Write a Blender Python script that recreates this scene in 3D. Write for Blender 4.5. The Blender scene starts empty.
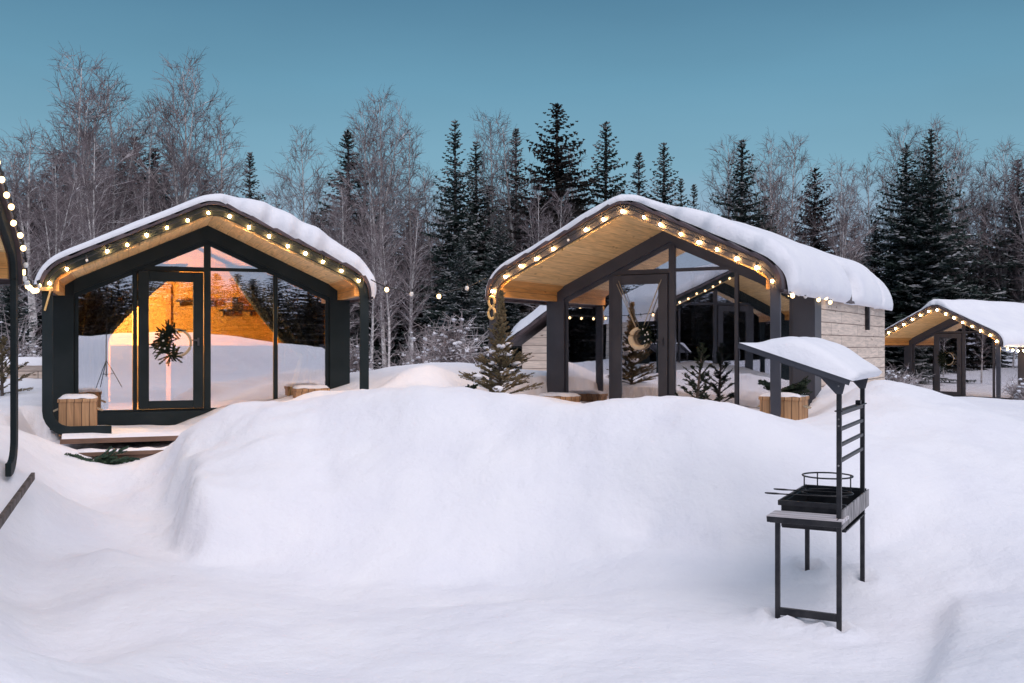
import bpy, math, random
import numpy as np
from mathutils import Vector, Matrix, Euler, noise
from math import sin, cos, tan, pi, radians, sqrt
random.seed(7)
S = bpy.context.scene
C = S.collection
# ------------------------------------------------------------------ camera, sky, sun, exposure
EYE = 2.1
cd = bpy.data.cameras.new('camera'); cam = bpy.data.objects.new('camera', cd); C.objects.link(cam)
cam.location = (0, 0, EYE); cam.rotation_euler = (radians(90), 0, 0)
cd.sensor_width = 36; cd.lens = 36 * 1000 / 1024; cd.shift_y = 3.5 / 1024
cd.clip_start = .05; cd.clip_end = 2000
S.camera = cam
W = bpy.data.worlds.new('World'); S.world = W; W.use_nodes = True
nt = W.node_tree; nt.nodes.clear()
wo = nt.nodes.new('ShaderNodeOutputWorld'); bg = nt.nodes.new('ShaderNodeBackground')
tc = nt.nodes.new('ShaderNodeTexCoord'); sx = nt.nodes.new('ShaderNodeSeparateXYZ'); rp = nt.nodes.new('ShaderNodeValToRGB')
nt.links.new(tc.outputs['Generated'], sx.inputs[0]); nt.links.new(sx.outputs['Z'], rp.inputs[0])
sn_ = nt.nodes.new('ShaderNodeTexNoise'); sn_.inputs['Scale'].default_value = 2.2; sn_.inputs['Detail'].default_value = 4
sm_ = nt.nodes.new('ShaderNodeMapping'); sm_.inputs['Scale'].default_value = (1, 1, 3.5); nt.links.new(tc.outputs['Generated'], sm_.inputs[0]); nt.links.new(sm_.outputs[0], sn_.inputs['Vector'])
sr_ = nt.nodes.new('ShaderNodeMapRange'); sr_.inputs['To Min'].default_value = .86; sr_.inputs['To Max'].default_value = 1.14; nt.links.new(sn_.outputs['Fac'], sr_.inputs[0])
sv_ = nt.nodes.new('ShaderNodeVectorMath'); sv_.operation = 'SCALE'; nt.links.new(rp.outputs[0], sv_.inputs[0]); nt.links.new(sr_.outputs[0], sv_.inputs['Scale'])
nt.links.new(sv_.outputs[0], bg.inputs[0]); nt.links.new(bg.outputs[0], wo.inputs[0])
cr = rp.color_ramp; cr.elements[0].position = 0; cr.elements[0].color = (.36, .37, .47, 1)
cr.elements[1].position = 1; cr.elements[1].color = (.055, .14, .25, 1)
for p, c in ((.10, (.265, .345, .45)), (.17, (.165, .318, .415)), (.25, (.115, .258, .362)), (.33, (.072, .178, .272)), (.6, (.07, .16, .27))):
    e = cr.elements.new(p); e.color = (*c, 1)
bg.inputs[1].default_value = 1.0
sd = bpy.data.lights.new('sun', 'SUN'); sun = bpy.data.objects.new('sun', sd); C.objects.link(sun)
sd.energy = 2.0; sd.angle = radians(80); sd.color = (1, .885, .875)
sun.rotation_euler = Euler((radians(30), 0, radians(25)))
S.view_settings.view_transform = 'Standard'; S.view_settings.look = 'None'
S.view_settings.exposure = 0.36; S.view_settings.gamma = 1; S.view_settings.use_curve_mapping = False

# ------------------------------------------------------------------ helpers
def tag(o, label=None, cat=None, group=None, kind=None):
    if label: o['label'] = label
    if cat: o['category'] = cat
    if group: o['group'] = group
    if kind: o['kind'] = kind
    return o
def empty(name, loc=(0, 0, 0), rz=0, label=None, cat=None, group=None):
    o = bpy.data.objects.new(name, None); C.objects.link(o); o.empty_display_size = .2
    o.location = loc; o.rotation_euler = (0, 0, rz)
    return tag(o, label, cat, group)
def at(x, y, Y):
    return Vector(((x - 512) * Y / 1000, Y, EYE + (345 - y) * Y / 1000))

class MB:
    def __init__(s): s.v = []; s.f = []
    def box(s, x0, x1, y0, y1, z0, z1, M=None):
        b = len(s.v)
        vs = [(x, y, z) for x in (x0, x1) for y in (y0, y1) for z in (z0, z1)]
        if M is not None: vs = [tuple(M @ Vector(v)) for v in vs]
        s.v += vs
        for f in ((0, 1, 3, 2), (4, 6, 7, 5), (0, 4, 5, 1), (2, 3, 7, 6), (0, 2, 6, 4), (1, 5, 7, 3)):
            s.f.append(tuple(b + i for i in f))
        return s
    def tube(s, P, R, n=6, cap=True):
        P = [Vector(p) for p in P]
        if not hasattr(R, '__len__'): R = [R] * len(P)
        b = len(s.v); up = Vector((.13, .07, 1)).normalized()
        for i, p in enumerate(P):
            d = (P[min(i + 1, len(P) - 1)] - P[max(i - 1, 0)])
            d = d.normalized() if d.length > 1e-9 else Vector((0, 0, 1))
            a = d.cross(up)
            if a.length < .15: a = d.cross(Vector((1, .1, 0)))
            a.normalize(); c = d.cross(a)
            for k in range(n):
                t = 2 * pi * k / n
                s.v.append(tuple(p + a * (R[i] * cos(t)) + c * (R[i] * sin(t))))
        for i in range(len(P) - 1):
            for k in range(n):
                k2 = (k + 1) % n
                s.f.append((b + i * n + k, b + i * n + k2, b + (i + 1) * n + k2, b + (i + 1) * n + k))
        if cap and n > 2:
            s.f.append(tuple(b + k for k in range(n))[::-1]); e = b + (len(P) - 1) * n
            s.f.append(tuple(e + k for k in range(n)))
        return s
    def bar(s, p0, p1, w, h):      # rectangular bar
        p0 = Vector(p0); p1 = Vector(p1); d = (p1 - p0); L = d.length
        M = Matrix.Translation(p0) @ d.to_track_quat('Y', 'Z').to_matrix().to_4x4()
        return s.box(-w / 2, w / 2, 0, L, -h / 2, h / 2, M)
    def prism(s, poly, y0, y1):    # polygon in xz extruded along y
        b = len(s.v); n = len(poly)
        s.v += [(x, y0, z) for x, z in poly] + [(x, y1, z) for x, z in poly]
        s.f.append(tuple(range(b, b + n))); s.f.append(tuple(range(b + n, b + 2 * n))[::-1])
        for i in range(n):
            j = (i + 1) % n; s.f.append((b + i, b + n + i, b + n + j, b + j))
        return s
    def strip(s, outer, inner, y0, y1):   # band between two open polylines in xz, extruded along y
        n = len(outer)
        for i in range(n - 1):
            b = len(s.v)
            q = [outer[i], outer[i + 1], inner[i + 1], inner[i]]
            s.v += [(x, y0, z) for x, z in q] + [(x, y1, z) for x, z in q]
            s.f += [(b, b + 1, b + 2, b + 3), (b + 7, b + 6, b + 5, b + 4), (b, b + 4, b + 5, b + 1), (b + 3, b + 2, b + 6, b + 7)]
            if i == 0: s.f.append((b, b + 3, b + 7, b + 4))
            if i == n - 2: s.f.append((b + 1, b + 5, b + 6, b + 2))
        return s
    def grid(s, G, closed=False):
        b = len(s.v); n = len(G); m = len(G[0])
        for r in G: s.v += [tuple(p) for p in r]
        for i in range(n - 1):
            for j in range(m - 1):
                s.f.append((b + i * m + j, b + i * m + j + 1, b + (i + 1) * m + j + 1, b + (i + 1) * m + j))
        return s
    def ball(s, c, r, n=8, m=6, sz=1.0, jit=0):
        b = len(s.v); c = Vector(c)
        s.v.append(tuple(c + Vector((0, 0, -r * sz))))
        for i in range(1, m):
            a = -pi / 2 + pi * i / m
            for k in range(n):
                t = 2 * pi * k / n; q = r * (1 + (random.uniform(-jit, jit) if jit else 0))
                s.v.append((c.x + q * cos(a) * cos(t), c.y + q * cos(a) * sin(t), c.z + q * sz * sin(a)))
        s.v.append(tuple(c + Vector((0, 0, r * sz)))); e = len(s.v) - 1
        for k in range(n): s.f.append((b, b + 1 + (k + 1) % n, b + 1 + k)); s.f.append((e, e - n + k, e - n + (k + 1) % n))
        for i in range(m - 2):
            for k in range(n):
                o = b + 1 + i * n; k2 = (k + 1) % n
                s.f.append((o + k, o + k2, o + n + k2, o + n + k))
        return s
    def build(s, name, mat, parent=None, smooth=False, bevel=0):
        me = bpy.data.meshes.new(name); me.from_pydata(s.v, [], s.f); me.materials.append(mat)
        if smooth: me.polygons.foreach_set('use_smooth', [True] * len(me.polygons))
        me.update()
        o = bpy.data.objects.new(name, me); C.objects.link(o)
        if parent: o.parent = parent
        if bevel:
            bm = o.modifiers.new('bevel', 'BEVEL'); bm.width = bevel; bm.segments = 2; bm.limit_method = 'ANGLE'
        return o
def copy_tree(o, parent=None):
    c = o.copy(); C.objects.link(c); c.parent = parent
    for ch in list(o.children): copy_tree(ch, c)
    return c
def sm(a, b, x):
    t = min(1, max(0, (x - a) / (b - a))); return t * t * (3 - 2 * t)

# ------------------------------------------------------------------ materials
def mat(name, col, rough=.6, metal=0, build=None, spec=.5):
    m = bpy.data.materials.new(name); m.use_nodes = True
    p = m.node_tree.nodes['Principled BSDF']; p.inputs['Base Color'].default_value = (*col, 1)
    p.inputs['Roughness'].default_value = rough; p.inputs['Metallic'].default_value = metal
    p.inputs['Specular IOR Level'].default_value = spec
    if build: build(m.node_tree, p)
    return m
def N(t, k, **kw):
    n = t.nodes.new('ShaderNode' + k)
    for a, b in kw.items(): setattr(n, a, b)
    return n
def noise_col(c0, c1, scale, detail=5, coord='Object', stretch=(1, 1, 1), bump=0, bscale=None, bd=.02, lo=.35, hi=.65):
    def f(t, p):
        tc = N(t, 'TexCoord'); mp = N(t, 'Mapping'); mp.inputs['Scale'].default_value = stretch
        t.links.new(tc.outputs[coord], mp.inputs[0])
        n = N(t, 'TexNoise'); n.inputs['Scale'].default_value = scale; n.inputs['Detail'].default_value = detail
        t.links.new(mp.outputs[0], n.inputs['Vector'])
        r = N(t, 'ValToRGB'); r.color_ramp.elements[0].position = lo; r.color_ramp.elements[1].position = hi
        r.color_ramp.elements[0].color = (*c0, 1); r.color_ramp.elements[1].color = (*c1, 1)
        t.links.new(n.outputs['Fac'], r.inputs[0]); t.links.new(r.outputs[0], p.inputs['Base Color'])
        if bump:
            n2 = N(t, 'TexNoise'); n2.inputs['Scale'].default_value = bscale or scale * 3; n2.inputs['Detail'].default_value = 8
            t.links.new(mp.outputs[0], n2.inputs['Vector'])
            b = N(t, 'Bump'); b.inputs['Strength'].default_value = bump; b.inputs['Distance'].default_value = bd
            t.links.new(n2.outputs['Fac'], b.inputs['Height']); t.links.new(b.outputs[0], p.inputs['Normal'])
    return f
def planks(c0, c1, cm, axes, width, length, gap=.006, knots=True, bumpd=.01):
    """boards: axes = (along expr, across expr) as pairs of xyz weights"""
    def f(t, p):
        tc = N(t, 'TexCoord'); al = N(t, 'VectorMath', operation='DOT_PRODUCT'); ac = N(t, 'VectorMath', operation='DOT_PRODUCT')
        al.inputs[1].default_value = axes[0]; ac.inputs[1].default_value = axes[1]
        t.links.new(tc.outputs['Object'], al.inputs[0]); t.links.new(tc.outputs['Object'], ac.inputs[0])
        cb = N(t, 'CombineXYZ'); t.links.new(al.outputs['Value'], cb.inputs[0]); t.links.new(ac.outputs['Value'], cb.inputs[1])
        br = N(t, 'TexBrick'); br.offset = .37; br.inputs['Scale'].default_value = 1
        br.inputs['Brick Width'].default_value = length; br.inputs['Row Height'].default_value = width
        br.inputs['Mortar Size'].default_value = gap; br.inputs['Mortar Smooth'].default_value = .3; br.inputs['Bias'].default_value = 0
        br.inputs['Color1'].default_value = (*c0, 1); br.inputs['Color2'].default_value = (*c1, 1); br.inputs['Mortar'].default_value = (*cm, 1)
        t.links.new(cb.outputs[0], br.inputs['Vector'])
        mp = N(t, 'Mapping'); mp.inputs['Scale'].default_value = (1.2, 14, 1); t.links.new(cb.outputs[0], mp.inputs[0])
        n = N(t, 'TexNoise'); n.inputs['Scale'].default_value = 2.2; n.inputs['Detail'].default_value = 8; n.inputs['Distortion'].default_value = .6
        t.links.new(mp.outputs[0], n.inputs['Vector'])
        mr = N(t, 'MapRange'); mr.inputs['From Min'].default_value = .3; mr.inputs['From Max'].default_value = .7
        mr.inputs['To Min'].default_value = .68; mr.inputs['To Max'].default_value = 1.1
        t.links.new(n.outputs['Fac'], mr.inputs[0])
        mx = N(t, 'VectorMath', operation='SCALE'); t.links.new(br.outputs['Color'], mx.inputs[0]); t.links.new(mr.outputs[0], mx.inputs['Scale'])
        out = mx.outputs[0]
        if knots:
            mk = N(t, 'Mapping'); mk.inputs['Scale'].default_value = (1.6, 4.2, 1); t.links.new(cb.outputs[0], mk.inputs[0])
            vo = N(t, 'TexVoronoi'); vo.inputs['Scale'].default_value = 1.6; t.links.new(mk.outputs[0], vo.inputs['Vector'])
            r = N(t, 'ValToRGB'); r.color_ramp.elements[0].position = .05; r.color_ramp.elements[0].color = (.35, .26, .2, 1)
            r.color_ramp.elements[1].position = .13; r.color_ramp.elements[1].color = (1, 1, 1, 1)
            t.links.new(vo.outputs['Distance'], r.inputs[0])
            m2 = N(t, 'VectorMath', operation='MULTIPLY'); t.links.new(out, m2.inputs[0]); t.links.new(r.outputs[0], m2.inputs[1]); out = m2.outputs[0]
        t.links.new(out, p.inputs['Base Color'])
        b = N(t, 'Bump'); b.inputs['Strength'].default_value = .6; b.inputs['Distance'].default_value = bumpd; b.invert = True
        t.links.new(br.outputs['Fac'], b.inputs['Height']); t.links.new(b.outputs[0], p.inputs['Normal'])
    return f
def snow_build(sc=1.0, k=1.0):
    def f(t, p):
        tc = N(t, 'TexCoord')
        n1 = N(t, 'TexNoise'); n1.inputs['Scale'].default_value = 1.1 * sc; n1.inputs['Detail'].default_value = 7; n1.inputs['Roughness'].default_value = .55
        n2 = N(t, 'TexNoise'); n2.inputs['Scale'].default_value = 28 * sc; n2.inputs['Detail'].default_value = 6
        n3 = N(t, 'TexNoise'); n3.inputs['Scale'].default_value = 5.5 * sc; n3.inputs['Detail'].default_value = 5
        for n in (n1, n2, n3): t.links.new(tc.outputs['Object'], n.inputs['Vector'])
        r = N(t, 'ValToRGB'); r.color_ramp.elements[0].position = .3; r.color_ramp.elements[1].position = .7
        r.color_ramp.elements[0].color = (.80, .80, .86, 1); r.color_ramp.elements[1].color = (.87, .865, .90, 1)
        t.links.new(n1.outputs['Fac'], r.inputs[0]); t.links.new(r.outputs[0], p.inputs['Base Color'])
        b1 = N(t, 'Bump'); b1.inputs['Strength'].default_value = .45 * k; b1.inputs['Distance'].default_value = .012
        b2 = N(t, 'Bump'); b2.inputs['Strength'].default_value = .45 * k; b2.inputs['Distance'].default_value = .06
        t.links.new(n2.outputs['Fac'], b1.inputs['Height']); t.links.new(n3.outputs['Fac'], b2.inputs['Height'])
        t.links.new(b2.outputs[0], b1.inputs['Normal']); t.links.new(b1.outputs[0], p.inputs['Normal'])
    return f
M_snow = mat('snow', (.84, .84, .88), .75, spec=.25, build=snow_build())
M_snowroof = mat('roof_snow', (.84, .84, .88), .75, spec=.25, build=snow_build(1.6, .6))
M_metal = mat('graphite_metal', (.06, .055, .065), .5, 0, noise_col((.040, .041, .054), (.060, .060, .074), 2.5, bump=.1))
M_frame7 = mat('dark_green_metal', (.03, .04, .045), .6, 0, spec=.2, build= noise_col((.011, .018, .020), (.018, .026, .029), 2.5, bump=.1))
M_black = mat('black_steel', (.018, .018, .022), .45, .4, noise_col((.014, .014, .018), (.035, .033, .036), 12))
M_tile = mat('roof_tile', (.05, .04, .045), .5, .1, noise_col((.045, .032, .038), (.12, .085, .09), 5))
M_ceil = mat('pine_ceiling', (.8, .56, .3), .5, build=planks((.87, .59, .28), (.80, .52, .23), (.52, .30, .12), ((0, 1, 0), (1, 0, 0)), .14, 2.3, .003))
M_sof = mat('pine_soffit', (.55, .27, .08), .5, build=planks((.72, .36, .11), (.64, .31, .09), (.2, .1, .04), ((0, 1, 0), (0, 0, 1)), .2, 3.1, .003))
M_side = mat('weathered_boards', (.5, .4, .35), .8, build=planks((.84, .69, .58), (.74, .59, .49), (.28, .20, .16), ((1, 1, 0), (0, 0, 1)), .19, 1.9, .008, True, .015))
M_deck = mat('deck_boards', (.25, .15, .1), .8, build=planks((.27, .16, .11), (.20, .115, .08), (.04, .03, .02), ((1, 0, 0), (0, 1, 0)), .12, 2.5, .01))
M_box = mat('box_pine', (.55, .32, .15), .65, build=planks((.60, .34, .17), (.46, .25, .12), (.15, .08, .04), ((0, 0, 1), (1, .7, 0)), .095, 2.0, .006))
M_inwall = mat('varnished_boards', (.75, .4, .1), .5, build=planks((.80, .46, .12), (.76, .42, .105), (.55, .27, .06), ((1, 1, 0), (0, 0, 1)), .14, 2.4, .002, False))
M_infloor = mat('dark_floor', (.12, .08, .06), .5, build=noise_col((.10, .07, .05), (.16, .1, .07), 4))
M_curtain = mat('blackout_curtain', (.02, .03, .04), .9, build=noise_col((.075, .100, .120), (.13, .165, .19), 4, stretch=(3, 3, .4)))
M_num = mat('gilded_wood', (.75, .5, .2), .45, build=noise_col((.70, .42, .14), (.82, .55, .24), 12))
M_bark = mat('dark_bark', (.08, .06, .05), .9, build=noise_col((.06, .045, .04), (.15, .12, .11), 8, stretch=(1, 1, .3)))
M_rope = mat('rope', (.4, .33, .25), .9, build=noise_col((.35, .28, .2), (.5, .42, .3), 60))
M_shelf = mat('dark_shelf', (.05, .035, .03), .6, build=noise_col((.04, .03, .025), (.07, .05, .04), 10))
M_rubber = mat('cable', (.012, .012, .014), .6, build=noise_col((.01, .01, .012), (.02, .02, .02), 20))
def snowy(c0, c1, sc, thr, stretch=(1, 1, 1), nlo=.35, snowcol=(.72, .70, .74)):
    """bark or needles with snow lying on what faces up"""
    def f(t, p):
        noise_col(c0, c1, sc, stretch=stretch)(t, p)
        base = p.inputs['Base Color'].links[0].from_socket
        g = N(t, 'NewGeometry'); s = N(t, 'SeparateXYZ'); t.links.new(g.outputs['True Normal'], s.inputs[0])
        tc = N(t, 'TexCoord'); n = N(t, 'TexNoise'); n.inputs['Scale'].default_value = .9; n.inputs['Detail'].default_value = 4
        t.links.new(tc.outputs['Object'], n.inputs['Vector'])
        ad = N(t, 'Math', operation='MULTIPLY'); r1 = N(t, 'MapRange'); r1.inputs['From Min'].default_value = nlo; r1.inputs['From Max'].default_value = .75
        r2 = N(t, 'MapRange'); r2.inputs['From Min'].default_value = .40; r2.inputs['From Max'].default_value = .58
        t.links.new(s.outputs['Z'], r1.inputs[0]); t.links.new(n.outputs['Fac'], r2.inputs[0])
        t.links.new(r1.outputs[0], ad.inputs[0]); t.links.new(r2.outputs[0], ad.inputs[1])
        m2 = N(t, 'Math', operation='MULTIPLY'); m2.inputs[1].default_value = thr; t.links.new(ad.outputs[0], m2.inputs[0])
        mx = N(t, 'MixRGB'); t.links.new(m2.outputs[0], mx.inputs[0]); t.links.new(base, mx.inputs[1]); mx.inputs[2].default_value = (*snowcol, 1)
        t.links.new(mx.outputs[0], p.inputs['Base Color'])
    return f
M_birch = mat('birch_bark', (.4, .36, .35), .85, build=snowy((.34, .30, .29), (.85, .80, .78), 2.2, .8, (1, 1, 2.5)))
M_branch = mat('frosted_branch', (.24, .19, .19), .9, build=snowy((.16, .125, .125), (.46, .40, .40), 2, 1.0, snowcol=(.85, .83, .86)))
M_twig = mat('twigs', (.15, .11, .12), .9, build=noise_col((.085, .062, .066), (.22, .172, .18), 1.0, 3))
M_spruce = mat('spruce_needles', (.03, .04, .035), .8, spec=.2, build=snowy((.018, .034, .030), (.055, .078, .066), 1.6, .45, nlo=.5))
M_spruceB = mat('brown_spruce_needles', (.04, .035, .03), .8, spec=.2, build=noise_col((.016, .018, .016), (.058, .045, .040), 1.6))
M_fir = mat('dry_fir_needles', (.11, .09, .05), .8, spec=.2, build=noise_col((.07, .062, .035), (.24, .18, .10), 3))
M_firg = mat('green_fir_needles', (.02, .035, .02), .8, spec=.2, build=noise_col((.012, .022, .015), (.035, .05, .03), 3))
M_chair = mat('moss_leaves', (.03, .06, .04), .7, build=noise_col((.015, .05, .035), (.05, .09, .05), 9))
M_tread = mat('frosted_plank', (.5, .47, .48), .8, build=planks((.76, .72, .75), (.62, .57, .59), (.1, .08, .08), ((1, 0, 0), (0, 1, 0)), .1, 2, .006))
M_galv = mat('scorched_steel', (.3, .28, .28), .5, .4, build=noise_col((.10, .09, .09), (.45, .42, .42), 16, stretch=(1, 1, .3)))
def emis(name, col, st):
    m = bpy.data.materials.new(name); m.use_nodes = True; p = m.node_tree.nodes['Principled BSDF']
    p.inputs['Base Color'].default_value = (*col, 1); p.inputs['Emission Color'].default_value = (*col, 1); p.inputs['Emission Strength'].default_value = st
    return m
M_bulb = emis('lit_bulb', (1, .54, .19), 230)
M_bulbf = emis('far_lit_bulb', (1, .58, .22), 110)
M_bulb2 = emis('weaker_lit_bulb', (1, .50, .16), 110)
M_bulbd = emis('dim_lit_bulb', (1, .66, .30), 3.5)
M_dead = mat('clear_bulb', (.75, .74, .72), .15)
M_fairy = emis('fairy_light', (1, .62, .18), 6)
def glass(name, fac, tint):
    m = bpy.data.materials.new(name); m.use_nodes = True; t = m.node_tree; t.nodes.clear()
    o = N(t, 'OutputMaterial'); mx = N(t, 'MixShader'); tr = N(t, 'BsdfTransparent'); gl = N(t, 'BsdfGlossy')
    gl.inputs['Roughness'].default_value = 0.0; gl.inputs['Color'].default_value = (.97, .96, 1, 1); tr.inputs['Color'].default_value = (*tint, 1)
    fr = N(t, 'Fresnel'); fr.inputs['IOR'].default_value = 1.5; ad = N(t, 'Math', operation='MAXIMUM'); ad.inputs[1].default_value = fac
    t.links.new(fr.outputs[0], ad.inputs[0]); t.links.new(ad.outputs[0], mx.inputs[0])
    tcn = N(t, 'TexCoord'); nn = N(t, 'TexNoise'); nn.inputs['Scale'].default_value = 1.3; nn.inputs['Detail'].default_value = 1
    bb = N(t, 'Bump'); bb.inputs['Strength'].default_value = .25; bb.inputs['Distance'].default_value = .003
    t.links.new(tcn.outputs['Object'], nn.inputs['Vector']); t.links.new(nn.outputs['Fac'], bb.inputs['Height']); t.links.new(bb.outputs[0], gl.inputs['Normal'])
    t.links.new(tr.outputs[0], mx.inputs[1]); t.links.new(gl.outputs[0], mx.inputs[2]); t.links.new(mx.outputs[0], o.inputs[0])
    return m
M_glass = glass('window_glass', .52, (.9, .9, .9))

# ------------------------------------------------------------------ cabin placement (frame-plane centre, turn to the right, floor height, porch depth, length)
CAB = dict(
    c7=dict(o=(-4.16, 13.97), th=-20.9, fl=1.11, ov=1.30, L=7.2),
    c8=dict(o=(1.565, 13.885), th=30.46, fl=1.11, ov=1.74, L=7.3),
    c9=dict(o=(14.51, 34.3), th=55, fl=.27, ov=1.6, L=7.6, s=1.07),
    c6=dict(o=(-4.36, 7.92), th=-107.3, fl=1.05, ov=1.5, L=4.4),
)
def loc2w(c, x, y, z):
    t = radians(c['th']); q = c.get('s', 1); x, y, z = x * q, y * q, z * q; return Vector((c['o'][0] + cos(t) * x + sin(t) * y, c['o'][1] - sin(t) * x + cos(t) * y, c['fl'] + z))

# ------------------------------------------------------------------ the snowy ground, one sheet out to the horizon
cp = []
def P(x, y, Y): v = at(x, y, Y); cp.append((v.x, v.y, v.z))
def Z(x, y, z): cp.append((x, y, z))
for x in (0, 250, 500, 750, 930): P(x, 683, 6.3); P(x, 605, 8.05)
for x in (210, 350, 500, 650): P(x, 562, 9.55)
for a in ((100, 520, 11.0), (100, 485, 12.0), (110, 464, 12.75), (50, 560, 9.2), (110, 560, 9.4), (60, 625, 7.6), (0, 600, 7.9), (20, 440, 12), (35, 425, 13.4), (20, 400, 15), (10, 383, 18), (30, 383, 18),
          (140, 560, 9.5), (130, 530, 10.4), (128, 504, 11.3), (140, 470, 12.3), (160, 453, 12.6), (200, 434, 12.3), (240, 418, 12.0), (300, 405, 11.8), (360, 396, 11.7), (420, 391, 11.7), (500, 399, 11.4), (200, 440, 12.9), (250, 420, 12.8), (300, 410, 12.8), (360, 402, 12.9), (420, 398, 12.9), (480, 404, 12.7), (540, 410, 12.5), (620, 411, 12), (700, 416, 11.8), (770, 426, 11.6), (800, 428, 12.2), (150, 455, 13.0), (100, 462, 12.4), (80, 505, 10.6),
          (560, 404, 11.2), (640, 402, 10.9), (720, 406, 10.7), (800, 424, 10.8), (840, 407, 12.0), (875, 378, 12.8), (930, 399, 12.2), (990, 418, 11.6), (1024, 436, 11.2), (900, 400, 14), (960, 412, 14), (1010, 418, 14),
          (185, 500, 11.0), (175, 470, 11.8), (205, 470, 11.5), (195, 540, 10.0), (250, 450, 11.3), (250, 500, 10.5), (260, 540, 9.95), (350, 430, 11.2), (350, 480, 10.4), (350, 540, 9.8),
          (500, 430, 11), (500, 480, 10.2), (500, 540, 9.6), (650, 430, 10.5), (650, 480, 9.9), (650, 540, 9.4), (720, 480, 9.7), (720, 540, 9.3), (820, 540, 9.2), (815, 560, 8.85), (862, 566, 8.7), (900, 480, 9.9),
          (900, 430, 11), (900, 540, 9.2), (820, 480, 9.8), (950, 595, 8.1), (1000, 560, 8.6), (1024, 500, 9.6), (1010, 640, 7),
          (430, 364, 15), (400, 371, 15), (380, 388, 15), (455, 376, 15), (480, 394, 14.6), (560, 398, 14), (515, 396, 14), (410, 366, 17), (440, 366, 18), (300, 396, 13.6), (345, 393, 14.2),
          (620, 410, 13), (700, 411, 12.7), (600, 403, 14.5), (810, 422, 13), (835, 400, 14), (860, 384, 14.5), (890, 392, 17), (890, 392, 26), (930, 402, 24), (960, 408, 29), (1005, 408, 30), (1024, 400, 26), (960, 412, 20),
          (1024, 412, 17), (1100, 420, 14), (1200, 440, 12), (1150, 560, 8), (1100, 640, 6), (905, 393, 20)): P(*a)
Z(-5, 9, .85); Z(-4.75, 8, .85); Z(-4.9, 9.8, .82); Z(-3.75, 9.3, .26); Z(-3.2, 8.0, .1); Z(-1.2, 22, 1.15); Z(-3, 30, 1.0); Z(3, 30, 1.0); Z(0, 45, 1.0); Z(-20, 30, 1.0); Z(-12, 20, 1.2); Z(-9, 16, 1.15); Z(20, 45, .6); Z(30, 38, .4); Z(9, 40, .6); Z(28, 28, .5); Z(16, 18, .9); Z(9, 24, .75)
for x, y, z in ((0, 0, .9), (-1.5, 0, .9), (1.5, 0, .9), (0, 2.2, .85), (0, 4.3, .35), (-2, 3, .5), (2, 3, .6), (0, -2, .95), (-4.0, 5.0, .6), (-2.5, 6.5, .1), (4, 5, .5), (6, 3, .9), (-2, -4, 1.7), (1, -4.5, 1.9), (4, -4, 2.1), (-5, -4, 2.3),
                (0, -7, 2.4), (5, -8, 2.6), (-6, -7, 2.6), (8, -4, 2.0), (0, -12, 1.6), (10, -12, 1.6), (-10, -12, 1.8), (-12, 3, .9), (-12, 10, .9), (-18, 0, 1), (12, 5, 1.1), (15, 12, 1), (0, -25, 1.2), (-25, -20, 1.2), (25, -20, 1.2), (-4.4, 7.2, .8), (-3.4, 6.0, .6)):
    Z(x, y, z)
A_ = np.array(cp); PX = A_[:, :2]; n_ = len(A_)
def phi(d2): return .5 * d2 * np.log(d2 + 1e-9)
D2 = ((PX[:, None, :] - PX[None]) ** 2).sum(-1)
K = np.zeros((n_ + 3, n_ + 3)); K[:n_, :n_] = phi(D2) + np.eye(n_) * .03
K[:n_, n_] = 1; K[:n_, n_ + 1:] = PX; K[n_, :n_] = 1; K[n_ + 1:, :n_] = PX.T
wts = np.linalg.solve(K, np.concatenate([A_[:, 2], [0, 0, 0]]))
def cab_local(c, X, Y):
    t = radians(c['th']); dx = X - c['o'][0]; dy = Y - c['o'][1]
    return cos(t) * dx - sin(t) * dy, sin(t) * dx + cos(t) * dy
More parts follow.
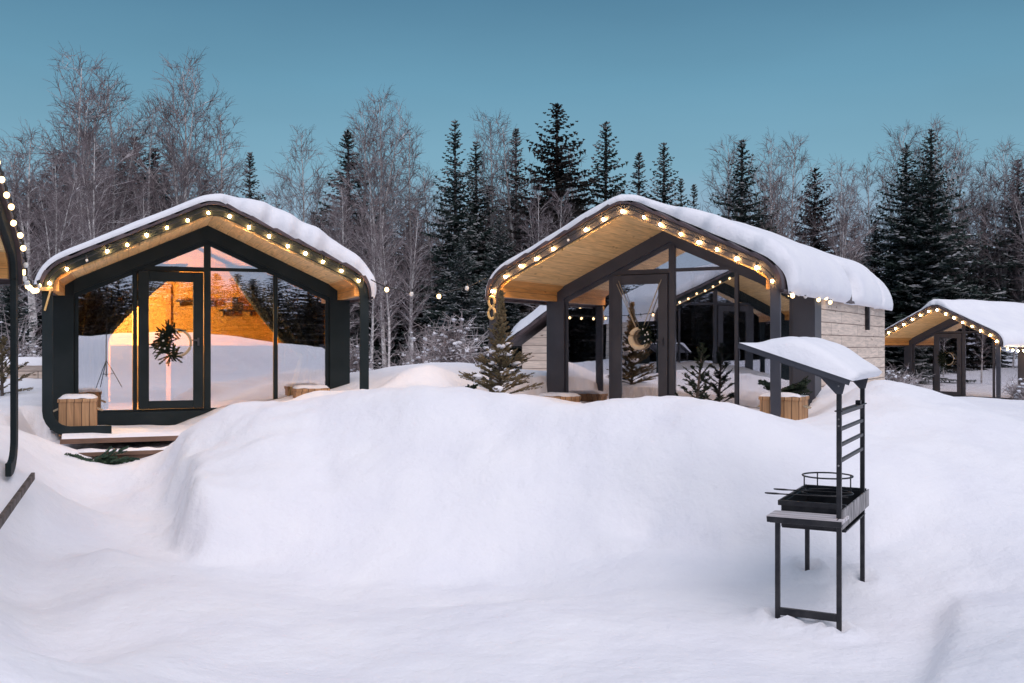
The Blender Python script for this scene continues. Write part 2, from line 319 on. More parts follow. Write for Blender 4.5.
def ground(X, Y):
    X = np.asarray(X, float).ravel(); Y = np.asarray(Y, float).ravel(); out = np.zeros(len(X))
    for i in range(0, len(X), 20000):
        x = X[i:i + 20000]; y = Y[i:i + 20000]
        d = (x[:, None] - PX[None, :, 0]) ** 2 + (y[:, None] - PX[None, :, 1]) ** 2
        out[i:i + 20000] = phi(d) @ wts[:n_] + wts[n_] + wts[n_ + 1] * x + wts[n_ + 2] * y
    R = np.hypot(X, Y - 8); f = np.clip((R - 32) / 20, 0, 1); out = out * (1 - f) + .9 * f
    out = np.clip(out, -.1, 2.75)
    # trampled step at lower right
    sx_, sy_ = at(945, 603, 8.1).x, 8.1; ex, ey = at(922, 683, 6.25).x, 6.25
    dx, dy = ex - sx_, ey - sy_; Ls = math.hypot(dx, dy)
    side = ((X - sx_) * -dy + (Y - sy_) * dx) / Ls * -1
    al = ((X - sx_) * dx + (Y - sy_) * dy) / Ls
    sd_ = -side
    out += .13 * np.clip(sd_ / .12, 0, 1) * np.clip((al + .1) / .6, 0, 1) * np.clip((1.6 - sd_) / 1.2, 0, 1) * np.clip((4 - al) / 1.5, 0, 1)
    # crisp left flank of the shovelled bank, and a crusty ledge behind the grill
    def ledge(p, q, h, w, fade, pad, taper=0):
        ax, ay = p; bx, by = q; dx, dy = bx - ax, by - ay; L_ = math.hypot(dx, dy)
        sdd = ((X - ax) * dy - (Y - ay) * dx) / L_; al_ = ((X - ax) * dx + (Y - ay) * dy) / L_
        sdd = sdd + .05 * np.sin(al_ * 5) + .03 * np.sin(al_ * 13 + 1)
        ss = np.clip(sdd / w, 0, 1); ss = ss * ss * (3 - 2 * ss)
        return h * (1 - taper * np.clip(al_ / L_, 0, 1)) * ss * np.clip(1 - (sdd - w) / fade, 0, 1) * np.clip((al_ + pad) / pad, 0, 1) * np.clip((L_ + pad - al_) / pad, 0, 1)
    a1 = at(176, 552, 9.8); b1 = at(160, 466, 12.2); out += ledge((a1.x, a1.y), (b1.x, b1.y), .62, .26, 1.3, .5, .68)
    a1 = at(780, 572, 9.2); b1 = at(600, 566, 9.4); out += ledge((a1.x, a1.y), (b1.x, b1.y), .10, .10, 1.6, .5)
    a1 = at(905, 560, 9.4); b1 = at(868, 571, 9.15); out += ledge((a1.x, a1.y), (b1.x, b1.y), .09, .08, 1.2, .2)
    for qx, qy in ((2.47, 7.55), (2.064, 7.766), (2.986, 8.52), (2.58, 8.737)):
        dd = np.hypot(X - qx, Y - qy); out += .05 * np.exp(-((dd - .13) / .06) ** 2) - .05 * np.exp(-(dd / .08) ** 2)
    tq = np.clip(((X - 2.064) * .883 - (Y - 7.766) * .469) / .46, 0, 1); dd = np.hypot(X - 2.064 - tq * .406, Y - 7.766 + tq * .216); out += .045 * np.exp(-((dd - .1) / .05) ** 2)
    for k, c in CAB.items():
        lx, ly = cab_local(c, X, Y)
        ins = (np.abs(lx) < 2.06) & (ly > c['ov'] + .05) & (ly < c['L'] - .1)
        out = np.where(ins, np.minimum(out, c['fl'] - .4), out)
    c = CAB['c7']; lx, ly = cab_local(c, X, Y)
    pr = np.clip((lx + 2.6) / .3, 0, 1) * np.clip((.1 - lx) / 1.3, 0, 1) * np.clip((ly + .55) / .15, 0, 1) * (ly < c['ov'] + .1)
    out = np.where(pr > 0, out * (1 - pr) + np.minimum(out, c['fl'] - .42) * pr, out)
    c = CAB['c8']; lx, ly = cab_local(c, X, Y)
    pr = (np.abs(lx) < 2.15) & (ly > -.1) & (ly < c['ov'] + .1)
    out = np.where(pr, np.minimum(out, c['fl'] + .03 + .05 * np.sin(lx * 2)), out)
    return out
def gz(x, y): return float(ground([x], [y])[0])
def axis(lo, hi, a, b, d, g=1.18):
    v = list(np.arange(a, b, d)); s = d; x = v[-1]
    while x < hi: s *= g; x += s; v.append(x)
    s = d; x = a
    while x > lo: s *= g; x -= s; v.insert(0, x)
    return np.array(v)
gx = axis(-900, 900, -9, 14, .075); gy = axis(-300, 1500, 2, 19, .075)
GX, GY = np.meshgrid(gx, gy, indexing='ij'); GZ = ground(GX, GY).reshape(GX.shape)
near = (GX > -15) & (GX < 22) & (GY > -12) & (GY < 40)
idx = np.argwhere(near)
for i, j in idx:
    x, y = GX[i, j], GY[i, j]
    lump = max(0, min(1, (y - 9.6) / 1.5)) * max(0, min(1, (15 - y) / 1))
    GZ[i, j] += lump * (.06 * noise.noise(Vector((x * 1.5, y * 1.5, 21))) + .035 * abs(noise.noise(Vector((x * 3.6, y * 3.6, 33)))))
    calm = .3 if (y < 9.3 and x < 4) else 1
    GZ[i, j] += calm * .055 * noise.noise(Vector((x * .8, y * .8, 1.3))) + .028 * noise.noise(Vector((x * 2.3, y * 2.3, 5.1))) + .008 * noise.noise(Vector((x * 7, y * 7, 9.1)))
for c in CAB.values():
    lx, ly = cab_local(c, GX, GY)
    ins = (np.abs(lx) < 2.06) & (ly > c['ov'] + .05) & (ly < c['L'] - .1); GZ[ins] = np.minimum(GZ[ins], c['fl'] - .35)
nx, ny = GX.shape
me = bpy.data.meshes.new('snow_ground')
vs = np.stack([GX, GY, GZ], -1).reshape(-1, 3)
I = np.arange(nx * ny).reshape(nx, ny)
fs = np.stack([I[:-1, :-1], I[1:, :-1], I[1:, 1:], I[:-1, 1:]], -1).reshape(-1, 4)
me.from_pydata(vs.tolist(), [], fs.tolist()); me.materials.append(M_snow)
me.polygons.foreach_set('use_smooth', [True] * len(me.polygons)); me.update()
g = bpy.data.objects.new('ground', me); C.objects.link(g); g['kind'] = 'structure'

# ------------------------------------------------------------------ cabins
HW = 2.18; EZ = 1.97; AZ = 2.98; BOT = 1.70
def profile(off=0., bot=BOT, r=.30, apr=.22, n=7):
    """rounded roof line from the left eave over the ridge to the right eave; off grows it outwards"""
    hw = HW + off; sl = (AZ - EZ) / HW; ez = EZ + off * (1 / cos(math.atan(sl)) - sl); az = ez + sl * hw
    pts = [(-hw, bot)]
    def arc(A, B, Cc, r):
        A = Vector(A); B = Vector(B); Cc = Vector(Cc); u = (A - B).normalized(); v = (Cc - B).normalized()
        o = []
        for i in range(n + 1):
            t = i / n; o.append(tuple(B + u * r * (1 - t) ** 2 + v * r * t ** 2))
        return o
    L = arc((-hw, bot), (-hw, ez), (0, az), max(.05, r + off)); pts += L
    m = 10
    a0 = Vector(L[-1]); ap = arc((-hw, ez), (0, az), (hw, ez), apr)
    for i in range(1, m): pts.append(tuple(a0.lerp(Vector(ap[0]), i / m)))
    pts += ap
    R = arc((0, az), (hw, ez), (hw, bot), max(.05, r + off)); b0 = Vector(ap[-1])
    for i in range(1, m): pts.append(tuple(b0.lerp(Vector(R[0]), i / m)))
    pts += R; pts.append((hw, bot))
    return pts
def normals(pts):
    out = []
    for i in range(len(pts)):
        a = Vector(pts[max(i - 1, 0)]); b = Vector(pts[min(i + 1, len(pts) - 1)]); d = (b - a).normalized(); out.append(Vector((-d.y, d.x)))
    return out
def gable(off, zb, y0, y1, xh=HW):
    """solid gable polygon under the ceiling"""
    return None
sl = (AZ - EZ) / HW
def uz(x, t=.16): return AZ - t * 1.1 - sl * abs(x)          # underside of the ceiling at lateral x

def snow_cap(parent, TF, y0, y1, seed, edgeR=.0, drape=0., jag=.12, bare=None):
    pts = profile(.065)
    # keep only from part-way down the eave roundings
    P0 = pts[1:-1]
    Ls = [0]
    for i in range(1, len(P0)): Ls.append(Ls[-1] + (Vector(P0[i]) - Vector(P0[i - 1])).length)
    tot = Ls[-1]; m = 130; q = []
    for k in range(m + 1):
        s = tot * k / m; i = max(j for j in range(len(Ls)) if Ls[j] <= s + 1e-9); i = min(i, len(Ls) - 2)
        t = (s - Ls[i]) / max(1e-9, Ls[i + 1] - Ls[i]); q.append(tuple(Vector(P0[i]).lerp(Vector(P0[i + 1]), t)))
    nr = normals(q); nr = [(nr[max(i - 4, 0)] + nr[i] + nr[min(i + 4, m)]).normalized() for i in range(m + 1)]
    G = []; ny_ = 120
    for j in range(ny_ + 1):
        row = []
        # denser at the front
        tj = (j / ny_) ** 1.5
        for i in range(m + 1):
            x, z = q[i]; s = i / m
            f0 = y0 + (.07 + jag * max(0, noise.noise(Vector((s * 17, seed, 2.2))) + .2) if x > -.05 else .05 + .04 * noise.noise(Vector((s * 9, seed, 0))))
            y = f0 + (y1 - f0) * tj
            de = min(tot * s, tot * (1 - s)); ev_ = sm(0, .75, de); dy = min(y - f0, y1 - y)
            T = TF(x, (y - y0) / (y1 - y0))
            T = .07 + (T - .07) * (.25 + .75 * ev_); e1 = min(1, de / .14); e2 = min(1, dy / (max(.12, T * .8) if y - f0 < y1 - y else .9))
            T *= sqrt(max(0, 1 - (1 - e1) ** 2)) * sqrt(max(0, 1 - (1 - e2) ** 2))
            T += (.05 * noise.noise(Vector((x * .9, y * .6, seed))) + .010 * noise.noise(Vector((x * 3, y * 2, seed)))) * min(1, e1, e2)
            if bare:
                for bx, bt, bw, bh in bare: T -= .6 * math.exp(-((x - bx) / bw) ** 2 - ((y - y0) / (y1 - y0) - bt) ** 2 / bh ** 2) * (1 + .8 * noise.noise(Vector((x * 9, y * 5, 3))))
            T = max(T, -.05)
            w = Vector((nr[i].x, nr[i].y))
            up = Vector((0, 1)); w = (w * .75 + up * .25 * (1 - abs(2 * s - 1) ** 4)).normalized()
            dr = drape * sm(1.8, 2.2, abs(x)) * (T > .02) * sm(.35, .9, (y - y0) / (y1 - y0)) * (1 if x > 0 else 0)
            row.append((x + w.x * T, y, z + w.y * T - dr * e2))
        G.append(row)
    b = MB(); b.grid(G)
    return b.build('snow_cap', M_snowroof, parent, smooth=True)

def make_cabin(key, name_label, fm, TF, seed, curtains=None, interior=False, drape=0., side=True, jag=.12):
    c = CAB[key]; ov, L = c['ov'], c['L']
    root = empty('cabin', (*c['o'], c['fl']), -radians(c['th']), name_label, 'cabin', 'barn-shaped glass-fronted cabins')
    root.scale = (c.get('s', 1),) * 3
    out = profile(); inn = profile(-.13)
    # portal frame with its posts and curled feet
    po = []; pi_ = []
    for x, z in out: po.append((x, z)); 
    for x, z in inn: pi_.append((x, z))
    fo = MB()
    fo.strip(out, inn, -.065, -.01)
    def foot(s, ln):
        o = [(s * HW, BOT)]; i_ = [(s * (HW - .13), BOT)]
        o.append((s * HW, .12)); i_.append((s * (HW - .13), .12))
        for k in range(1, 7):
            a = pi / 2 * k / 6; o.append((s * (HW - .34 + .34 * cos(a)), .12 - .34 * sin(a))); i_.append((s * (HW - .34 + .21 * cos(a)), .12 - .21 * sin(a)))
        if key == 'c6': ln = .40
        o.append((s * (HW - ln), -.22)); i_.append((s * (HW - ln), -.09))
        return o, i_
    for s in (-1, 1):
        o, i_ = foot(s, .85); 
        fo.strip(o, i_, -.065, -.01)
    fo.build('portal_frame', fm, root, bevel=.008)
    # roof shell, tile sheet
    ro = profile(-.004); ri = profile(-.13)
    MB().strip(ro, profile(-.11), -.007, L).build('roof', M_tile, root)
    to = []; ti = []
    pp = profile(.03); nn = normals(pp); acc = 0; prev = pp[0]
    fine = []
    for i in range(len(pp) - 1):
        for k in range(4): fine.append(tuple(Vector(pp[i]).lerp(Vector(pp[i + 1]), k / 4)))
    fine.append(pp[-1]); nn = normals(fine)
    for (x, z), nv in zip(fine, nn):
        acc += (Vector((x, z)) - Vector(prev)).length; prev = (x, z)
        h = .030 * (((acc if x < 0 else -acc) / .36) % 1.0)
        to.append((x + nv.x * h, z + nv.y * h)); ti.append((x - nv.x * .027, z - nv.y * .027))
    MB().strip(to, ti, -.10, L + .06).build('roof_tiles', M_tile, root)
    # ceiling in two planes, soffit boards
    for s in (-1, 1):
        xo = HW - .20; b = MB()
        b.prism([(s * .001, uz(0)), (s * xo, uz(xo)), (s * xo, uz(xo) + .035), (s * .001, uz(0) + .035)] if s > 0 else [(-.001, uz(0)), (-.001, uz(0) + .035), (-xo, uz(xo) + .035), (-xo, uz(xo))], .004, ov - .003)
        b.build('ceiling', M_ceil, root)
        b = MB(); a = s * (HW - .20); a2 = s * (HW - .13)
        xs = sorted((a, s * (HW - .112)))
        b.box(xs[0], xs[1], .004, ov - .003, BOT + .005, BOT + .15)
        e = s * (HW - .34); q = [(e, uz(e) - .004), (a, BOT + .152), (a2, BOT + .152), (a2, uz(e) - .004)]
        b.prism(q, .004, ov - .003)
        b.build('soffit_board', M_sof, root)
    if key == 'c7':
        G = [[(-1.93 + 3.86 * i / 50, -.30 + 1.55 * j / 24, -.236 + .055 * sqrt(max(0, 1 - (1 - min(1, j / 2 * .9, 2)) ** 2)) * min(1, max(0, .75 + .9 * noise.noise(Vector((i * .13, j * .16, 4)))))) for j in range(25)] for i in range(51)]
        MB().grid(G).build('deck_snow', M_snowroof, root, smooth=True)
    # glass front wall: pillars, rafters, mullions, transom, plinth
    y0, y1 = ov, ov + .16
    for s in (-1, 1):
        xs = sorted((s * HW, s * 1.86))
        b = MB(); b.box(xs[0], xs[1], y0, y1 + .04, -.24, BOT + .0); 
        zi = uz(1.86) - .0
        b.prism([(xs[0], BOT), (xs[1], BOT), (xs[1], uz(xs[1])), (xs[0], uz(xs[0]))], y0 + .001, y1 + .04)
        xi = sorted((s * 1.858, s * 1.80)); b.box(xi[0], xi[1], y0 + .05, y1, 0, uz(1.86) - .1)
        b.build('pillar', fm, root, bevel=.006)
    for s in (-1, 1):
        b = MB(); X = 1.86
        top = lambda x: uz(x) + .002; q = [(0, top(0)), (s * X, top(X)), (s * X, top(X) - .20), (0, top(0) - .22)]
        b.prism(q if s < 0 else q[::-1], y0 - .03, y0 + .10)
        q = [(0, top(0) - .215), (s * X, top(X) - .195), (s * X, top(X) - .27), (0, top(0) - .29)]
        b.prism(q if s < 0 else q[::-1], y0 + .035, y0 + .10)
        b.build('rafter', fm, root)
    mull = M_metal if key != 'c7' else fm
    def mul(x, w, z0, z1): MB().box(x - w / 2, x + w / 2, y0 + .02, y0 + .10, z0, z1).build('mullion', mull, root, bevel=.004)
    mul(-1.03, .06, 0, uz(1.03) - .25); mul(0.0, .10, 0, uz(0) - .28); mul(1.02, .055, 0, uz(1.02) - .25)
    MB().box(-.992, -.051, y0 + .022, y0 + .098, 2.10, 2.17).box(.051, .982, y0 + .022, y0 + .098, 2.12, 2.17).build('transom', mull, root)
    MB().box(-1.858, 1.858, y0 - .01, y1, -.24, -.001).build('plinth', fm, root)
    # panes
    gy0, gy1 = y0 + .055, y0 + .063
    def pane(poly):
        MB().prism(poly, gy0, gy1).build('pane', M_glass, root)
    T = lambda x: uz(x) - .26
    pane([(-1.80, .03), (-1.068, .03), (-1.068, T(1.068)), (-1.80, T(1.80))])
    pane([(1.058, .03), (1.80, .03), (1.80, T(1.80)), (1.058, T(1.058))])
    pane([(.051, .03), (.982, .03), (.982, 2.12), (.051, 2.12)])
    pane([(-.992, 2.17), (-.051, 2.17), (-.051, T(.051)), (-.992, T(.992))])
    pane([(.051, 2.17), (.982, 2.17), (.982, T(.982)), (.051, T(.051))])
    MB().box(-1.80, 1.80, y0 + .03, y0 + .09, 0, .03).build('sill', mull, root)
    # door leaf
    d = MB(); f = .15
    d.box(-.985, -.985 + f, y0 - .015, y0 + .05, .035, 2.09).box(-.058 - f, -.058, y0 - .015, y0 + .05, .035, 2.09)
    d.box(-.984 + f, -.059 - f, y0 - .014, y0 + .049, .036, .036 + f * .8).box(-.984 + f, -.059 - f, y0 - .014, y0 + .049, 2.09 - f, 2.089)
    door = d.build('door', mull, root, bevel=.004)
    MB().prism([(-.984 + f, .03 + f * .8), (-.059 - f, .03 + f * .8), (-.059 - f, 2.1 - f), (-.984 + f, 2.1 - f)], y0 + .012, y0 + .02).build('door_pane', M_glass, door)
    MB().box(-.145, -.12, y0 - .05, y0 - .015, .98, 1.10).box(-.22, -.125, y0 - .062, y0 - .05, 1.05, 1.075).build('handle', M_metal, door)
    # side walls, back wall, floor, interior lining
    yb = L - .08
    if side:
        for s in (-1, 1):
            xs = sorted((s * (HW - .10), s * (HW - .02)))
            MB().box(xs[0], xs[1], y1 + .24, yb, -.3, BOT + .08).build('side_wall', M_side, root)
            xs = sorted((s * (HW - .10), s * (HW - .005)))
            MB().box(xs[0], xs[1], y1 + .041, y1 + .239, -.3, BOT).build('corner_panel', fm, root)
        MB().prism([(-HW + .1, -.3), (HW - .1, -.3), (HW - .1, EZ - .2), (0, AZ - .2), (-HW + .1, EZ - .2)], yb - .1, yb).build('back_wall', M_side, root)
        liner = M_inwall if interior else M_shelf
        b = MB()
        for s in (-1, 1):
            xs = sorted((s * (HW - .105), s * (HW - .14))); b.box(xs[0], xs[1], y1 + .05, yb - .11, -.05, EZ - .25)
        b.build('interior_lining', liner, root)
        MB().box(-HW + .14, HW - .14, y0 + .165, yb - .11, -.08, -.02).build('floor', M_infloor, root)
        b = MB()
        for s in (-1, 1):
            q = [(0, uz(0) - .02), (s * (HW - .15), uz(HW - .15) - .02), (s * (HW - .15), uz(HW - .15)), (0, uz(0))]
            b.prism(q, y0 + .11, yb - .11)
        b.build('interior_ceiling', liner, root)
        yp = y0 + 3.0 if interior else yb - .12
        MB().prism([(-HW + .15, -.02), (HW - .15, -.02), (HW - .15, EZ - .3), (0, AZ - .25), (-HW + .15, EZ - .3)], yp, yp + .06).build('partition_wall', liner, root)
        if interior:
            MB().box(-HW + .16, HW - .16, yp - .03, yp - .004, -.02, .98).box(-HW + .145, -HW + .17, y1 + .06, yp - .04, -.02, .98).box(HW - .17, HW - .145, y1 + .06, yp - .04, -.02, .98).build('added_dark_panel', M_shelf, root)  # dark lower panels added to dim the lit room behind the glass
    # deck
    if key != 'c6': MB().box(-1.95, 1.95, -.30, ov - .012, -.30, -.235).build('deck', M_deck, root)
    if TF: snow_cap(root, TF, -.07, L + .2, seed, drape=drape, jag=jag, bare=[(2.1, .49, .13, .018), (2.16, .53, .08, .022), (2.12, .80, .10, .014)] if key == 'c8' else None)
    return root

def curtain(parent, x0, x1, edge, y, side, seed):
    """hung cloth: edge(z) gives how far the swept side reaches at height z"""
    G = []; nz = 34; nxs = 60
    for i in range(nz + 1):
        row = []
        for j in range(nxs + 1):
            t = j / nxs; zt = 0
            xa = x0; 
            z_top = min(uz(x0) - .3, uz(x1) - .3) if False else None
            v = i / nz
            z = .03 + v * 2.2
            xe = edge(z); xx = xa + (xe - xa) * t
            zz = min(z, uz(xx) - .26)
            row.append((xx, y + .045 * sin(t * 26 + .5 * sin(v * 3 + seed)) + .02 * sin(t * 61 + seed), zz))
        G.append(row)
    b = MB(); b.grid(G)
    o = b.build('curtain', M_curtain, parent, smooth=True)
    m = o.modifiers.new('solid', 'SOLIDIFY'); m.thickness = .006
    return o

def TF7(x, t): return .10 + .25 * sm(-.1, .9, x) - .10 * sm(1.3, 2.0, x)
def TF8(x, t): return .10 + .15 * sm(.2, 1.2, x) + .10 * sm(1.5, 2.1, x) * sm(.4, .85, t) - .14 * sm(.6, 1, t) - .12 * sm(.45, .75, t) * sm(1.2, 0, x) * (1 if x > 0 else 0)
def TF9(x, t): return .06 + .14 * sm(.6, 0, abs(x))
def TF6(x, t): return .2
c7 = make_cabin('c7', 'left cabin with lit orange interior and wooden number 7 on its post', M_frame7, TF7, 3.3, interior=True, jag=.3)
c8 = make_cabin('c8', 'central snow-topped cabin with pale board side wall and wooden number 8', M_metal, TF8, 8.1, drape=.06, jag=.22)
c9 = make_cabin('c9', 'small distant cabin at the far right with glowing porch ceiling', M_metal, TF9, 5.7, jag=.05)
c6 = make_cabin('c6', 'cabin cut off by the left picture edge, dark post and pine ceiling', M_frame7, TF6, 6.4)

# curtains and furnishings of cabin 7
def e_left(z):
    if z > 1.05: return -1.40 + 1.05 * ((z - 1.05) / 1.1) ** 1.25
    return -1.40
def e_right(z):
    if z > .85: return 1.42 - 1.12 * (((z - .85) / 1.35) ** .75)
    return 1.45 - .25 * (1 - z / .85)
w7 = CAB['c7']['ov']
curtain(c7, -1.82, 0, e_left, w7 + .27, 0, 1.0)
curtain(c7, 1.82, 0, e_right, w7 + .27, 0, 2.0)
w8 = CAB['c8']['ov']
curtain(c8, -1.82, 0, lambda z: -1.0 + .3 * (z / 2.2), w8 + .3, 0, 4.0)
curtain(c8, 1.82, 0, lambda z: .2 if z > 1 else .5, w8 + .3, 0, 5.0)
def lamp(parent, loc, power, col, size=.12, name='ceiling_lamp', label=None):
    o = MB().ball((0, 0, 0), size * .6, 14, 10).build(name, M_lampglass, None, smooth=True)
    w = parent.matrix_world if False else None
    ld = bpy.data.lights.new('lamp_light', 'POINT'); ld.energy = power; ld.color = col; ld.shadow_soft_size = size
    l = bpy.data.objects.new('lamp_light', ld); C.objects.link(l); l.parent = o; l.location = (0, 0, -.15)
    o.location = loc; tag(o, label, 'lamp')
    return o
M_lampglass = emis('warm_shade', (1, .62, .25), 5)
lamp(None, loc2w(CAB['c7'], -1.35, w7 + 1.5, 1.75), 620, (1, .60, .22), label='warm lamp glowing inside the left cabin behind its left curtain')
# inner door casing seen through the glazed door
b = MB().box(-.50, -.42, w7 + 2.93, w7 + 2.99, 0, 2.05).box(-1.5, -1.42, w7 + 2.93, w7 + 2.99, 0, 2.05).box(-1.42, -.5, w7 + 2.93, w7 + 2.99, 1.97, 2.05)
b.build('inner_door_casing', M_sof, c7)
def shelf(cx, z, kind, label):
    r = empty('wall_shelf', loc2w(CAB['c7'], cx, w7 + 2.86, z), -radians(CAB['c7']['th']), label, 'shelf', 'shelves on the orange inner wall')
    MB().box(-.32, .32, -.13, .13, -.02, .01).build('board', M_shelf, r)
    MB().box(-.25, -.23, -.10, .12, -.10, -.02).box(.23, .25, -.10, .12, -.10, -.02).build('bracket', M_black, r)
    return r
shelf(.72, 1.62, 0, 'dark shelf with small ornaments on the orange wall, right one')
shelf(-.02, 1.78, 1, 'dark shelf on the orange wall next to the central mullion')
o = MB().box(-.05, .05, -.06, .06, 0, .22).box(.06, .14, -.05, .05, 0, .13).build('ornament', M_shelf, None, bevel=.005)
o.location = loc2w(CAB['c7'], .68, w7 + 2.86, 1.632); o.rotation_euler.z = .36; tag(o, 'small dark house-shaped ornament standing on the wall shelf', 'ornament')
r = empty('bar_table', loc2w(CAB['c7'], 1.55, w7 + 1.1, 0), -radians(CAB['c7']['th']), 'tall dark table behind the glass beside the right pillar of the left cabin', 'table')
MB().box(-.35, .35, -.25, .25, .98, 1.02).build('tabletop', M_black, r, bevel=.005)
for sx2 in (-.3, .3):
    for sy2 in (-.2, .2): MB().tube([(sx2, sy2, 0), (sx2 * .8, sy2 * .8, .98)], .018, 8).build('leg', M_black, r)

# ------------------------------------------------------------------ numbers on the posts
def number(txt, key, x, z, size, label, ry=0.):
    cu = bpy.data.curves.new('num', 'FONT'); cu.body = txt; cu.size = size; cu.extrude = .012; cu.align_x = 'CENTER'; cu.align_y = 'CENTER'; cu.offset = .012
    t = bpy.data.objects.new('num', cu); C.objects.link(t); dg = bpy.context.evaluated_depsgraph_get()
    me = bpy.data.meshes.new_from_object(t.evaluated_get(dg)); bpy.data.objects.remove(t)
    me.materials.clear(); me.materials.append(M_num)
    o = bpy.data.objects.new('house_number', me); C.objects.link(o)
    c = CAB[key]; o.location = loc2w(c, x, -.088, z); o.rotation_euler = (radians(90), 0, -radians(c['th']))
    if ry: o.scale = (ry, 1, 1)
    tag(o, label, 'number'); return o
def seven():
    b = MB().box(-.085, .075, -.012, .012, .10, .15); b.bar((.055, 0, .148), (-.025, 0, -.16), .045, .022)
    o = b.build('house_number', M_num, None, bevel=.003); c = CAB['c7']; o.location = loc2w(c, -2.12, -.088, 1.60); o.rotation_euler = (0, 0, -radians(c['th']))
    tag(o, 'wooden number 7 on the left post of the left cabin', 'number')
seven()
def eight():
    b = MB(); 
    for zc, r in ((.085, .062), (-.085, .068)):
        b.tube([(r * .82 * cos(a), 0, zc + r * 1.25 * sin(a)) for a in [2 * pi * k / 20 for k in range(21)]], .021, 8, cap=False)
    o = b.build('house_number', M_num, None, smooth=True); c = CAB['c8']; o.location = loc2w(c, -2.115, -.086, 1.55); o.rotation_euler = (0, 0, -radians(c['th']))
    tag(o, 'wooden number 8 on the left post of the central cabin', 'number')
eight()
number('9', 'c9', -2.115, 1.45, .5, 'wooden number 9 on the left post of the distant cabin', .7)

# ------------------------------------------------------------------ string lights
bulb_me = {}
def bulb_part(parent, p, lit=1, far=False, r=.018, hang=(0, 0, -1)):
    k = (lit, far, r)
    if k not in bulb_me:
        b = MB().ball((0, 0, -.045), r, 14, 10, 1.15)
        me = b.build('bulb', M_bulbd if (lit and far == 2) else (M_bulbf if (far and lit) else (M_bulb if lit == 1 else M_bulb2 if lit else M_dead)), None, smooth=True); bulb_me[k] = me.data; bpy.data.objects.remove(me)
        s = MB().tube([(0, 0, .03), (0, 0, -.02)], .013, 8).build('socket', M_rubber, None); bulb_me['s'] = s.data; bpy.data.objects.remove(s)
    o = bpy.data.objects.new('bulb', bulb_me[k]); C.objects.link(o); o.parent = parent; o.location = p
    o.rotation_euler = (random.uniform(-.25, .25), random.uniform(-.25, .25), 0)
    s = bpy.data.objects.new('socket', bulb_me['s']); C.objects.link(s); s.parent = o
def light_string(label, pts, spacing, far=False, dead=(), r=.018, start=.1, wob=.02):
    """pts in world space"""
    pts = [Vector(p) for p in pts]; root = empty('string_lights', pts[0], 0, label, 'string lights', 'strings of warm bulbs')
    P_ = [p - pts[0] for p in pts]; Ls = [0]
    for i in range(1, len(P_)): Ls.append(Ls[-1] + (P_[i] - P_[i - 1]).length)
    def ev(s):
        i = 0
        while i < len(Ls) - 2 and Ls[i + 1] < s: i += 1
        return P_[i].lerp(P_[i + 1], (s - Ls[i]) / max(1e-9, Ls[i + 1] - Ls[i]))
    n = max(2, int(Ls[-1] / .07)); path = [ev(Ls[-1] * k / n) + Vector((0, 0, -.012 * abs(sin(pi * Ls[-1] * k / n / spacing)))) for k in range(n + 1)]
    MB().tube(path, .009, 5).build('cable', M_rubber, root)
    s = start; k = 0
    while s < Ls[-1]:
        p = ev(s) + Vector((0, 0, random.uniform(-wob, wob)))
        bulb_part(root, p, 0 if k in dead else random.choice((1, 1, 2)), far, r); s += spacing * random.uniform(.9, 1.1); k += 1
    return root
def frame_path(key, off=-.055, y=-.105, zmin=1.75):
    return [loc2w(CAB[key], x, y, z) for x, z in profile(off) if z > zmin]
light_string('warm bulbs strung along the gable of the left cabin', frame_path('c7'), .285, dead=(2,))
light_string('warm bulbs strung along the gable of the central cabin', frame_path('c8'), .30, dead=(5,))
light_string('warm bulbs strung along the gable of the small distant cabin', frame_path('c9'), .33, True, r=.028)
light_string('warm bulbs strung down the gable of the cabin cut off at the left edge', [p + Vector((.05, 0, 0)) for p in frame_path('c6')], .25, 2, dead=(3, 9, 19, 23), r=.026)
def sag(a, b, d, n=24): return [a.lerp(b, k / n) - Vector((0, 0, d * 4 * (k / n) * (1 - k / n))) for k in range(n + 1)]
c = CAB
light_string('bulb string sagging between the left cabin and the central cabin', sag(loc2w(c['c7'], 2.2, -.1, 1.95), loc2w(c['c8'], -2.2, -.1, 2.0), .22), .42, 2, dead=(1, 3, 6, 9), r=.032, start=.25)
light_string('short bulb string from the left edge cabin to the number 7 post', sag(loc2w(c['c6'], 2.2, -.1, 1.85), loc2w(c['c7'], -2.2, -.12, 1.82), .12), .30, 2, dead=(1, 2, 9), r=.028)
light_string('bulb string along the right eave of the central cabin', [loc2w(c['c8'], 2.26, y, 1.70 - .04 * sin(y * 9)) for y in np.linspace(.1, 2.6, 14)], .40, 2, dead=(1, 2, 3), r=.028)
light_string('bulb string along the right eave of the small distant cabin', [loc2w(c['c9'], 2.26, y, 1.66 - .08 * abs(sin(y * 1.4))) for y in np.linspace(.1, 6.5, 40)], .34, True, r=.028)

